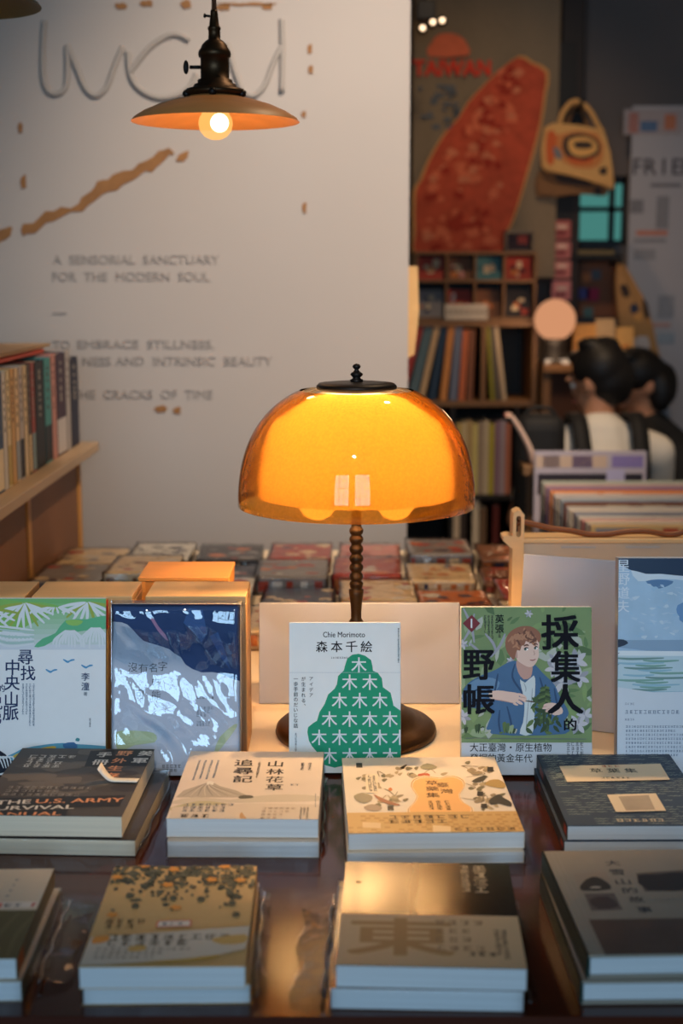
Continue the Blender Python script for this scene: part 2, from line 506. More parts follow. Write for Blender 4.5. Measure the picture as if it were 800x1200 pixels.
# raised lettering and bare patches on the lettered wall
m_let = M((142, 134, 127), 0.8, 0.05, 20)
yw = WALLY - .0001
def wall_text(body, x0, x1, y, hpx):
    a, b = at(x0, y, yw), at(x1, y, yw); h = hpx / FPX * 3.2
    mb = MB()
    glyph_into(mb, body, Matrix.Translation(((a.x + b.x) / 2, yw - .004, a.z)) @ Matrix.Rotation(D2R(90), 4, 'X'), m_let, 0.012, .08, (b.x - a.x, h))
    for v in mb.bm.verts: v.co.y = yw if v.co.y > yw - .004 else yw - .0026
    return mb.build('wall_lettering', wall)
wall_text('A  SENSORIAL  SANCTUARY', 62, 257, 304, 10)
wall_text('FOR  THE  MODERN  SOUL', 62, 246, 324, 10)
wall_text('–', 62, 78, 367, 2)
wall_text('TO', 62, 82, 404, 10); wall_text('EMBRACE  STILLNESS,', 91, 251, 404, 11)
wall_text('NESS AND  INTRINSIC  BEAUTY', 97, 319, 423, 10)
wall_text('THE  CRACKS  OF  TIME', 84, 249, 462, 10)
m_stroke = M((152, 145, 138), 0.85, 0.03, 20)
def wtube(pts, r=.0062):
    P = [at(x, y, yw - .003) for x, y in pts]
    P = smooth_pts(P, 5, False)
    mb = MB(); mb.tube(P, r, m_stroke, 10); mb.build('wall_lettering', wall)
wtube([(52, 24), (50, 60), (51, 92), (58, 108), (70, 109), (78, 98), (79, 70), (79, 54), (90, 80), (100, 103), (112, 112), (125, 102), (134, 78), (144, 54)])
wtube([(222, 47), (210, 41), (196, 42), (176, 55), (160, 74), (153, 84)]); wtube([(150, 60), (152, 85), (163, 104), (184, 114), (206, 112), (222, 102), (230, 86)])
wtube([(266, 50), (274, 80), (284, 105), (297, 112), (310, 100), (320, 74), (330, 54)]); wtube([(330, 22), (331, 60), (330, 108)])
m_crack = M((134, 92, 50), 0.7, 0.35, 30)
def crack(pts, sm=3):
    mb = MB(); P = [at(x, y, WALLY) for x, y in pts]
    P = smooth_pts(P, sm); rj = random.Random(len(pts)); jt = .006 if sm == 2 else .0016
    mb.prism([(p.x + rj.uniform(-jt, jt), p.z + rj.uniform(-jt, jt)) for p in P], 0, .0025, m_crack, Matrix.Translation((0, WALLY, 0)) @ Matrix.Rotation(D2R(90), 4, 'X'))
    mb.build('bare_patch', wall)
crack([(26, 276), (30, 264), (46, 254), (60, 247), (80, 241), (98, 232), (112, 221), (122, 211), (136, 205), (152, 199), (160, 190), (176, 186), (186, 178), (199, 175), (201, 180), (192, 188), (180, 199), (166, 207), (152, 213), (138, 220), (120, 231), (104, 241), (86, 248), (66, 257), (48, 267), (34, 277)], 2)
crack([(206, 188), (211, 181), (220, 176), (221, 181), (214, 189)])
crack([(-4, 272), (6, 268), (14, 266), (12, 276), (2, 283), (-5, 285)])
for cx, cy, a, b in ((142, 7, 8, 4), (172, 4, 8, 4), (218, 5, 7, 5), (290, 5, 36, 2), (262, 9, 9, 4), (314, 8, 7, 4), (28, 213, 4, 9), (24, 150, 3, 6), (189, 479, 8, 4), (208, 481, 5, 4), (357, 243, 3, 7), (363, 57, 3, 6), (364, 82, 3, 5), (356, 134, 3, 4)):
    r2 = random.Random(cx)
    crack([(cx + a * math.cos(t * .785) * r2.uniform(.75, 1.15), cy + b * math.sin(t * .785) * r2.uniform(.75, 1.15)) for t in range(8)])

# ------------------------------------------------------------------ tables
TZ = .75
m_table = wood((66, 27, 13), 0.13, 0.45, 0, 12, 0.0, 0.05, 0.42)
m_cream = M((226, 205, 176), 0.42, 0.05, 6, name='pale_top')
t = thing('display_table', 'dark reddish-brown glossy wooden table under the flat piles of books', 'table', (0, 0, 0))
mb = MB()
mb.box((-1.0, 1.013, TZ - .035), (1.0, 1.6045, TZ), m_table, .0006, 1)
mb.build('tabletop', t)
mb = MB(); mb.box((-.95, 1.04, TZ - .12), (.95, 1.06, TZ - .035), m_table, .002); mb.build('apron', t)
for xx in (-.95, .89):
    for yy in (1.03, 1.53):
        mb = MB(); mb.box((xx, yy, 0), (xx + .06, yy + .06, TZ - .035), m_table, .004); mb.build('leg', t)
t = thing('display_table', 'pale cream-topped table carrying the lamp and the packs behind', 'table', (0, 0, 0))
mb = MB(); mb.box((-.572, 1.606, TZ - .03), (1.0, 2.9, TZ), m_cream, .003); mb.build('tabletop', t)
for xx in (-.56, .91):
    for yy in (1.63, 2.82):
        mb = MB(); mb.box((xx, yy, 0), (xx + .06, yy + .06, TZ - .03), m_cream, .004); mb.build('leg', t)

# ------------------------------------------------------------------ table lamp
m_bronze = M((72, 52, 34), 0.42, 0.3, 60, 0.1, 0.85)
m_blackm = M((34, 28, 25), 0.45, 0.2, 40, 0, 0.6)
def amber_mat():
    m = bpy.data.materials.new('amber_acrylic'); m.use_nodes = True; nt = m.node_tree; nt.nodes.clear()
    out = nt.nodes.new('ShaderNodeOutputMaterial')
    tr = nt.nodes.new('ShaderNodeBsdfTransparent'); tr.inputs[0].default_value = (1.0, 0.50, 0.09, 1)
    tl = nt.nodes.new('ShaderNodeBsdfTranslucent'); tl.inputs[0].default_value = (1.0, 0.34, 0.02, 1)
    df = nt.nodes.new('ShaderNodeBsdfDiffuse'); df.inputs[0].default_value = (1.0, 0.34, 0.02, 1)
    gl = nt.nodes.new('ShaderNodeBsdfGlossy'); gl.inputs['Roughness'].default_value = 0.03
    fr = nt.nodes.new('ShaderNodeFresnel'); fr.inputs[0].default_value = 1.5
    tc = nt.nodes.new('ShaderNodeTexCoord'); nz = nt.nodes.new('ShaderNodeTexNoise'); nz.inputs['Scale'].default_value = 300
    cr = nt.nodes.new('ShaderNodeMapRange'); cr.inputs[1].default_value = .35; cr.inputs[2].default_value = .75; cr.inputs[3].default_value = .34; cr.inputs[4].default_value = .42
    a = nt.nodes.new('ShaderNodeMixShader'); a.inputs[0].default_value = .5
    b = nt.nodes.new('ShaderNodeMixShader'); c = nt.nodes.new('ShaderNodeMixShader')
    nt.links.new(tc.outputs['Object'], nz.inputs[0]); nt.links.new(nz.outputs[0], cr.inputs[0]); nt.links.new(cr.outputs[0], b.inputs[0])
    nt.links.new(tl.outputs[0], a.inputs[1]); nt.links.new(df.outputs[0], a.inputs[2])
    nt.links.new(tr.outputs[0], b.inputs[1]); nt.links.new(a.outputs[0], b.inputs[2])
    nt.links.new(fr.outputs[0], c.inputs[0]); nt.links.new(b.outputs[0], c.inputs[1]); nt.links.new(gl.outputs[0], c.inputs[2])
    nt.links.new(c.outputs[0], out.inputs[0]); return m
def opal_mat():
    m = bpy.data.materials.new('opal_shade'); m.use_nodes = True; nt = m.node_tree; nt.nodes.clear()
    out = nt.nodes.new('ShaderNodeOutputMaterial')
    tl = nt.nodes.new('ShaderNodeBsdfTranslucent'); tl.inputs[0].default_value = (0.27, 0.235, 0.20, 1)
    df = nt.nodes.new('ShaderNodeBsdfDiffuse'); df.inputs[0].default_value = (0.92, 0.86, 0.75, 1)
    tc = nt.nodes.new('ShaderNodeTexCoord'); nz = nt.nodes.new('ShaderNodeTexNoise'); nz.inputs['Scale'].default_value = 12
    mr = nt.nodes.new('ShaderNodeMapRange'); mr.inputs[3].default_value = .40; mr.inputs[4].default_value = .46
    a = nt.nodes.new('ShaderNodeMixShader')
    nt.links.new(tc.outputs['Object'], nz.inputs[0]); nt.links.new(nz.outputs[0], mr.inputs[0]); nt.links.new(mr.outputs[0], a.inputs[0])
    nt.links.new(tl.outputs[0], a.inputs[1]); nt.links.new(df.outputs[0], a.inputs[2]); nt.links.new(a.outputs[0], out.inputs[0]); return m

LX, LY = .018, 1.70
lamp = thing('table_lamp', 'lit table lamp with amber mushroom dome and beaded bronze stem on pale table', 'lamp', (LX, LY, TZ))
def dome(r, zr, a, n, ztop, steps=40):
    out = []
    for k in range(steps + 1):
        th = math.pi / 2 * k / steps
        x = math.cos(th) ** (2 / n); z = math.sin(th) ** (2 / n)
        if zr + a * z > ztop: break
        out.append((r * x, zr + a * z))
    return out
mb = MB()
mb.lathe([(0, 0), (.098, 0), (.100, .004), (.0985, .010), (.094, .014), (.083, .017), (.076, .019), (.070, .026), (.058, .033), (.045, .038), (.030, .042), (.018, .050), (.0125, .06), (.010, .066)], m_bronze, 64); mb.build('base', lamp)
def bead(zc, r, h): return [(r * .72, zc - h), (r * .93, zc - h * .55), (r, zc), (r * .93, zc + h * .55), (r * .72, zc + h)]
zb = [at(419, y, LY).z - TZ for y in (622, 632, 643.5, 654.5, 665, 675.5, 685)]
prof = [(.009, .064), (.0065, .09), (.0062, .135), (.0075, .16), (.009, .172)]
zv = at(419, 728, LY).z - TZ
prof = [(.010, .064), (.0095, .085), (.009, zv - .012), (.0086, zv - .004), (.0090, zv), (.0064, zv + .004), (.0064, zv + .012), (.0072, zv + .022), (.0088, zv + .034), (.0090, zv + .040), (.0075, zv + .045)]
for zc in reversed(zb): prof += bead(zc, .0086, .0050)
prof += [(.006, zb[0] + .008), (.0062, .40), (.0062, .43)]
prof = sorted(prof, key=lambda p: p[1])
mb = MB(); mb.lathe(prof, m_bronze, 32); mb.build('stem', lamp)
mb = MB(); d = dome(.1430, .288, .150, 2.35, .4265)
mb.lathe([(.1418, .288)] + d, amber_mat(), 96); mb.build('outer_shade', lamp)
mb = MB(); mb.lathe(dome(.1195, .300, .124, 2.7, .4235), opal_mat(), 96); mb.build('inner_shade', lamp)
zc = at(421, 452, LY).z - TZ
mb = MB(); mb.lathe([(0, zc - .006), (.044, zc - .006), (.048, zc - .003), (.048, zc), (.045, zc + .003), (.030, zc + .0045), (0, zc + .005)], m_blackm, 64); mb.build('cap', lamp)
mb = MB(); mb.lathe([(0, zc + 0.0040), (.0075, zc + 0.0040), (.0078, zc + 0.0070), (.005, zc + 0.0086), (.0045, zc + 0.0101), (.0075, zc + 0.0127), (.0072, zc + 0.0146), (.004, zc + 0.0169), (.0022, zc + 0.0192), (.0045, zc + 0.0215), (.0048, zc + 0.0234), (.003, zc + 0.0257), (0, zc + 0.0264)], m_blackm, 24); mb.build('finial', lamp)
m_sock = M((190, 180, 165), 0.5, 0.05)
for s in (-1, 1):
    mb = MB(); mb.tube([(0, 0, .39), (s * .02, 0, .40), (s * .040, 0, .400), (s * .047, 0, .392)], .004, m_bronze, 10)
    mb.lathe([(0, .394), (.012, .393), (.014, .386), (.012, .383)], m_sock, 24, (s * .047, 0, 0)); arm = mb.build('bulb_holder', lamp)
    mb = MB(); mb.lathe([(.009, .372), (.010, .350), (.012, .332), (.016, .322), (.021, .313), (.0245, .298), (.0225, .283), (.0150, .2735), (.007, .2695), (0, .269)], emit((255, 196, 130), 1.6, 'warm_bulb'), 32, (s * .047, 0, 0)); mb.build('bulb', lamp)
    l = light('lamp_bulb', 'POINT', (0, 0, 0), 2.6, (1.0, 0.57, 0.23), .03); l.parent = lamp; l.location = (s * .020, -.0, .372)
    l.data.shadow_soft_size = .006

# ------------------------------------------------------------------ pendant lamps
m_shade = wood((208, 138, 76), 0.45, 0.2, 0, 16, 0, 0.05)
m_cord = M((92, 54, 30), 0.8, 0.3, 200, 0.3)
def frosted(rgb, strength, see):
    m = emit(rgb, strength, 'frosted_bulb'); nt = m.node_tree
    e = nt.nodes['Emission']; o = nt.nodes['Material Output']
    tr = nt.nodes.new('ShaderNodeBsdfTransparent'); mx = nt.nodes.new('ShaderNodeMixShader'); mx.inputs[0].default_value = see
    nt.links.new(e.outputs[0], mx.inputs[1]); nt.links.new(tr.outputs[0], mx.inputs[2]); nt.links.new(mx.outputs[0], o.inputs[0]); return m
def pendant(loc, label, topz, shade, lit=True):
    p = thing('pendant_lamp', label, 'lamp', loc, (0, 0, 0), 'pendant lamps')
    mb = MB(); R = .1145
    outer = [(R, 0), (R * .97, .0045), (R * .86, .0125), (R * .68, .0215), (R * .48, .0285), (.038, .032), (.036, .0335)]
    inner = [(.033, .031), (.038, .0285), (R * .48, .0250), (R * .68, .0180), (R * .86, .0092), (R * .965, .0015), (R, 0)]
    mb.lathe(outer + inner, shade, 80); mb.build('shade', p)
    mb = MB()
    mb.lathe([(0, .030), (.034, .030), (.0365, .034), (.042, .036), (.0425, .040), (.039, .043), (.030, .045), (.0285, .049), (.024, .051), (.0235, .055), (.0195, .057), (.0193, .084), (.0215, .085), (.0222, .089), (.0215, .093), (.0190, .096), (.0170, .101), (.0120, .106), (.0082, .108), (.0080, .120), (.0088, .121), (.0086, .124), (.0068, .126), (.0048, .143), (.0046, .146), (0, .146)], m_bronze, 48)
    fx = mb.build('lamp_holder', p)
    for a in (200, 270, 340, 90):
        mb = MB(); mb.ball((.040 * math.cos(D2R(a)), .040 * math.sin(D2R(a)), .0355), .0055, m_blackm, 12, 8); mb.build('clamp_screw', fx)
    mb = MB(); mb.tube([(-.018, 0, .072), (-.034, 0, .072)], .0025, m_blackm); mb.ball((-.039, 0, .072), .0085, m_blackm, 16, 12, (.45, .45, 1.1)); mb.build('switch_key', fx)
    mb = MB(); mb.tube([(-.004, 0, .138), (-.012, 0, .139)], .0018, m_blackm, 8); mb.ball((-.0125, 0, .139), .0032, m_blackm, 10, 8, (.6, 1, 1)); mb.build('grip_screw', fx)
    mb = MB(); n = 60; L = topz - loc[2] - .144
    for ph in (0, math.pi):
        mb.tube([(.0016 * math.cos(ph + k * .9), .0016 * math.sin(ph + k * .9), .144 + L * k / n) for k in range(n + 1)], .0021, m_cord, 6)
    mb.build('cord', p)
    mb = MB(); mb.lathe([(0, topz - loc[2] - .02), (.03, topz - loc[2] - .018), (.045, topz - loc[2]), (0, topz - loc[2])], m_blackm, 32); mb.build('ceiling_cap', p)
    mb = MB(); mb.lathe([(.0115, .030), (.0125, .022), (.017, .014), (.0222, .005), (.0235, -.002), (.0215, -.012), (.015, -.0195), (.007, -.0232), (0, -.024)], frosted((255, 180, 95), 1.0, .45) if lit else m_sock, 32)
    gb = mb.build('bulb', p)
    if lit: mb = MB(); mb.ball((.006, -.008, -.002), .0125, emit((255, 236, 200), 6.0, 'bright_core'), 20, 14); mb.build('filament', gb)
    if not lit: return p
    l = light('pendant_bulb', 'POINT', (0, 0, 0), 0.45, (1.0, 0.60, 0.30), .02); l.parent = p; l.location = (0, 0, -.045)
    return p
pc = at(252.5, 143, 2.0)
pendant((pc.x, 2.0, pc.z), 'lit pendant lamp with pale wooden saucer shade and bare frosted bulb', 3.0, m_shade)
pc = at(-53, 6, 2.0)
pendant((pc.x, 2.0, pc.z), 'greenish pendant lamp cut off at the top left corner, only shade rim showing', 3.0, M((104, 100, 66), 0.5, 0.2, 20), False)
# ------------------------------------------------------------------ paper and ink colours
INK = M((24, 24, 28), 0.6, 0.05, 40, spec=0.15); GREY = M((104, 108, 116), 0.5, 0.05, 40); PALE = M((222, 226, 230), 0.42, 0.02, 40)
def K(*rgb, r=0.5, v=0.04): return M(rgb, r, v, 40, spec=0.22)
PAGES = pages_mat(); PAGEB = pages_mat((222, 212, 190))

def standing(label, px, py_base_Y, W, H, T, lean, art, shell, group=None, spine='R', spine_mat=None, rotz=0, x_left=None, film=None, pages=None, cover_mat=None):
    root = thing('book', label, 'book', (x_left, py_base_Y, TZ + .0006), (D2R(90 - lean), 0, rotz), group)
    c = .0006
    mb = cover_shell(W, H, T, c, spine, shell, spine_mat)
    a = Art(mb, root, T, (.0002, .0002, W - .0002, H - .0002)); art(a); a.done()
    mb.build('cover', root)
    page_box(W, H, T, c, .0004, spine, pages).build('page_block', root)
    return root

# --- green tree book in front of the lamp
def art_tree(a):
    r = random.Random(3); a.view(330, 720, 5.333)
    W, H = .127, .1705
    g = K(22, 150, 112)
    a.poly([(480, 246), (520, 258), (558, 285), (566, 320), (570, 352), (600, 365), (626, 400), (632, 455), (680, 490), (692, 540), (698, 570), (740, 600), (800, 640), (800, 960), (470, 1000), (440, 950), (385, 945), (330, 958), (280, 945), (240, 930), (222, 905), (222, 862), (190, 825), (170, 790), (160, 735), (165, 705), (195, 680), (220, 665), (236, 610), (268, 560), (290, 500), (330, 465), (345, 435), (352, 385), (388, 350), (395, 320), (410, 275), (440, 252)], g)
    a.row('Chie Morimoto', 258, 126, 520, 126, .0062, INK, .012)
    for k, ch in enumerate('森本千絵'):
        a.char(ch, 250 + k * 93, 201, .0128, INK, .014, .0132)
    a.fine(306, 264, 440, 278, 1, GREY, r)
    for j, (y, xs) in enumerate(((316, (482,)), (424, (424, 550)), (538, (361, 487, 613)), (654, (298, 424, 550, 676)), (768, (234, 361, 487, 613, 737)), (884, (298, 424, 550, 676)))):
        z = a.z()
        for x in xs: a.char('木', x, y, .0175, PALE, .013, .0175)
    st = .0096
    a.column('アイデア', 184, 402, .0062, .0050, INK, .01)
    a.column('が生まれる、', 136, 402, .0062, .0052, INK, .01)
    a.column('一歩手前のだいじな話', 88, 402, .0059, .0054, INK, .01)
    a.fine(80, 740, 96, 905, 1, GREY, r, True)
    a.fine(722, 85, 736, 310, 1, INK, r, True)
    p, q = a.P(0, 362), a.P(0, 364)
    a.poly([(0, q.y), (W, q.y), (W, p.y), (0, p.y)], K(176, 190, 200), raw=True)
standing('pale blue book with a green blob of white tree signs, propped before the lamp', 0, 1.560, .127, .1705, .015, 12, art_tree, K(228, 234, 236, r=.5), spine='R', x_left=at(340, 800, 1.575).x - .001)

# --- blue-jacketed collector cover
def art_field(a):
    r = random.Random(5); a.view(530, 700, 4.706)
    W, H = .148, .190
    a.poly([(0, .0365), (W, .0365), (W, H), (0, H)], K(122, 146, 100, v=.15), raw=True)
    leaf = [K(150, 170, 132), K(98, 128, 84), K(178, 186, 176), K(132, 158, 104), K(86, 112, 74)]
    for k in range(110):
        x, y = r.uniform(0, W), r.uniform(.04, H); L = r.uniform(.008, .026); th = r.uniform(0, 6.28); c, s = math.cos(th), math.sin(th); b = L * r.uniform(.12, .24)
        pts = [(0, 0), (L * .3, b), (L * .7, b * .8), (L, 0), (L * .7, -b * .8), (L * .3, -b)]
        a.poly([(x + u * c - v * s, y + u * s + v * c) for u, v in pts], r.choice(leaf), raw=True)
    fl = K(196, 196, 204); fl2 = K(158, 160, 172)
    for cx, cy, R in ((560, 390, 55), (600, 470, 70), (680, 350, 70), (700, 440, 60), (560, 340, 40), (690, 700, 60), (730, 650, 50), (60, 660, 45), (75, 560, 40), (60, 260, 30), (320, 350, 26), (420, 90, 24)):
        for j in range(6):
            t = j * 1.05 + cx
            a.poly([(cx, cy), (cx + R * .55 * math.cos(t - .45), cy + R * .55 * math.sin(t - .45)), (cx + R * math.cos(t), cy + R * math.sin(t)), (cx + R * .55 * math.cos(t + .45), cy + R * .55 * math.sin(t + .45))], fl if j % 3 else fl2, 2)
    for x0, y0, x1, y1 in ((60, 60, 120, 250), (120, 90, 60, 240), (210, 330, 290, 200), (240, 300, 180, 200), (90, 250, 160, 330)):
        a.line([(x0, y0), ((x0 + x1) / 2 + 12, (y0 + y1) / 2), (x1, y1)], .0022, fl2)
    jb, jd, jl = K(72, 108, 148, v=.12), K(48, 76, 112), K(104, 140, 176)
    sk, skd = K(226, 196, 182), K(196, 156, 144)
    ol = K(52, 48, 58)
    # jacket body and sleeves
    a.poly([(345, 350), (300, 362), (235, 400), (170, 425), (100, 462), (62, 505), (55, 560), (80, 600), (140, 612), (200, 600), (215, 650), (215, 752), (620, 752), (612, 690), (640, 640), (618, 590), (590, 545), (560, 480), (500, 420), (468, 385), (440, 365)], jb, 3)
    a.poly([(100, 470), (190, 440), (260, 470), (215, 540), (130, 560), (80, 545)], jl, 3)
    for L in (((110, 520), (170, 500), (230, 520)), ((90, 570), (140, 590), (200, 570)), ((250, 420), (240, 480), (225, 560)), ((560, 500), (575, 580), (600, 640)), ((480, 440), (500, 520), (490, 600)), ((300, 600), (320, 680), (330, 750)), ((260, 620), (255, 690), (265, 750)), ((345, 365), (330, 440), (380, 520), (400, 560))):
        a.line(L, .0016, jd)
    # shirt
    a.poly([(372, 452), (400, 470), (448, 430), (456, 480), (452, 560), (452, 640), (440, 752), (370, 752), (388, 690), (396, 620), (394, 560), (380, 500)], K(204, 216, 220), 2)
    for L in (((392, 470), (404, 500), (402, 520)), ((420, 560), (412, 640), (404, 740)), ((440, 500), (436, 560), (430, 600))): a.line(L, .0008, K(160, 172, 182))
    # neck, face, ear
    a.poly([(352, 350), (360, 410), (392, 452), (430, 440), (440, 400), (436, 370), (400, 350)], skd, 2)
    a.poly([(356, 290), (350, 330), (362, 352), (392, 372), (420, 384), (446, 378), (466, 350), (476, 318), (474, 290), (478, 262), (468, 232), (420, 220), (380, 236)], sk, 2)
    a.poly([(356, 300), (342, 292), (336, 308), (346, 330), (358, 334)], skd, 2)
    # hair: a loose brown mop of tufts
    h1, h2, h3 = K(148, 100, 78), K(180, 130, 100), K(112, 74, 60)
    a.poly([(330, 340), (312, 318), (296, 290), (290, 250), (300, 214), (322, 186), (352, 168), (390, 158), (430, 160), (462, 176), (484, 200), (486, 232), (474, 250), (462, 230), (448, 242), (440, 226), (420, 248), (404, 240), (396, 262), (380, 268), (372, 294), (356, 290), (348, 312), (342, 340)], h1, 2)
    for k in range(34):
        t = r.uniform(2.4, 6.4); cx, cy = 388 + 82 * math.cos(t) * r.uniform(.4, 1), 240 + 76 * math.sin(t) * r.uniform(.45, 1)
        a.line([(cx, cy), (cx + r.uniform(-14, 14), cy + 16), (cx + r.uniform(-26, 26), cy + 32)], .0017, r.choice((h2, h2, h3)))
    # features
    a.line([(392, 268), (408, 262), (420, 266)], .0013, h3); a.line([(446, 262), (458, 256), (470, 260)], .0012, h3)
    for cx, cy, wd in ((406, 286, 13), (460, 280, 10)):
        a.poly([(cx - wd, cy), (cx, cy - 8), (cx + wd, cy - 2), (cx, cy + 8)], K(240, 240, 240), 3)
        a.poly([(cx - 5 + 7 * math.cos(t), cy + 7 * math.sin(t)) for t in (0, .8, 1.6, 2.4, 3.1, 3.9, 4.7, 5.5)], K(70, 96, 90))
        a.line([(cx - wd, cy - 2), (cx, cy - 9), (cx + wd, cy - 4)], .0009, ol)
    a.line([(446, 292), (452, 312), (446, 318)], .0007, skd); a.line([(426, 344), (442, 347), (458, 340)], .0009, K(160, 92, 90))
    # forearms and hands with fingers
    a.poly([(204, 522), (250, 512), (310, 520), (352, 526), (366, 545), (360, 572), (330, 580), (270, 566), (214, 560), (200, 545)], sk, 2)
    for f in (((350, 528), (384, 532), (406, 548), (402, 556), (376, 548)), ((352, 545), (388, 556), (408, 570), (402, 578), (372, 566)), ((346, 560), (374, 572), (388, 586), (380, 592), (356, 582)), ((330, 570), (352, 584), (362, 594), (352, 596), (334, 588)), ((362, 528), (390, 536), (410, 560), (400, 566), (380, 552))): a.poly(f, sk, 2)
    for L in (((372, 548), (390, 552), (404, 556)), ((366, 562), (384, 570), (396, 578)), ((210, 560), (280, 570), (340, 584))): a.line(L, .0006, skd)
    a.line([(402, 570), (450, 576), (492, 580)], .0011, K(84, 64, 54))
    # plant held in the other hand
    pg = [K(70, 92, 58), K(96, 120, 70), K(54, 74, 48)]
    for k in range(46):
        x, y = 505 + r.gauss(0, 42), 650 + r.gauss(0, 52); L = r.uniform(34, 64); th = r.choice((-1, 1)) * r.uniform(.2, 1.2) + 1.57
        c, s = math.cos(th), math.sin(th); b = L * .2
        if y > 735: continue
        a.poly([(x, y), (x + L * .4 * c - b * s, y + L * .4 * s + b * c), (x + L * c, min(752, y + L * s)), (x + L * .4 * c + b * s, y + L * .4 * s - b * c)], r.choice(pg), 2)
    a.line([(512, 480), (506, 580), (500, 740)], .0018, pg[2])
    for k in range(8): a.poly([(510, 490 + k * 12), (480 - k * 3, 500 + k * 14), (508, 520 + k * 12)], pg[k % 3], 2); a.poly([(512, 490 + k * 12), (536 + k * 2, 498 + k * 14), (512, 520 + k * 12)], pg[(k + 1) % 3], 2)
    a.poly([(604, 640), (560, 650), (520, 622), (500, 600), (510, 586), (548, 580), (582, 590), (604, 612)], sk, 2)
    for f in (((520, 600), (500, 604), (494, 614), (512, 616), (532, 612)), ((536, 612), (516, 620), (512, 632), (530, 632), (548, 624)), ((552, 622), (536, 632), (534, 644), (552, 642), (566, 634))): a.poly(f, sk, 2); a.line(f[:3], .0006, skd)
    for k in range(26):
        x = r.choice((r.uniform(50, 200), r.uniform(260, 350))); y = 752 - r.uniform(0, 60); a.poly([(x, 752), (x - 10, y), (x + 12, y - 4)], r.choice(leaf + pg), 2)
    # titles
    tk = M((16, 17, 26), 0.6, 0.05, 40, spec=0.12)
    for ch, x, y, h, wd in (('採', 592, 192, .040, .043), ('集', 622, 382, .036, .034), ('人', 622, 560, .034, .041), ('的', 648, 700, .0135, .0145), ('野', 143, 372, .034, .036), ('帳', 146, 562, .034, .036)):
        a.char(ch, x, y, h, tk, .034, wd)
    a.column('英張', 259, 118, .0112, .0105, INK, .016)
    a.fine(170, 98, 228, 240, 3, K(60, 66, 60), r, True, .45); a.fine(250, 190, 268, 240, 1, K(60, 66, 60), r, True)
    a.poly([(105, 96), (152, 143), (105, 192), (56, 143)], K(122, 46, 52)); a.char('1', 104, 143, .0105, PALE, .012)
    # belly band
    a.poly([(0, 0), (W, 0), (W, .0365), (0, .0365)], K(196, 201, 208, r=.3), raw=True)
    a.line([(70, 775), (736, 780)], .0006, GREY)
    a.row('大正臺灣・原生植物', 95, 826, 545, 826, .0098, INK, .008)
    a.row('發掘的黃金年代', 95, 884, 440, 886, .0098, INK, .008)
    a.fine(626, 796, 724, 905, 4, GREY, r, True, .6)
standing('green book with a young man in a blue jacket gathering plants', 0, 1.556, .148, .190, .016, 10, art_field, K(214, 214, 204), spine='R', x_left=at(539, 800, 1.572).x)

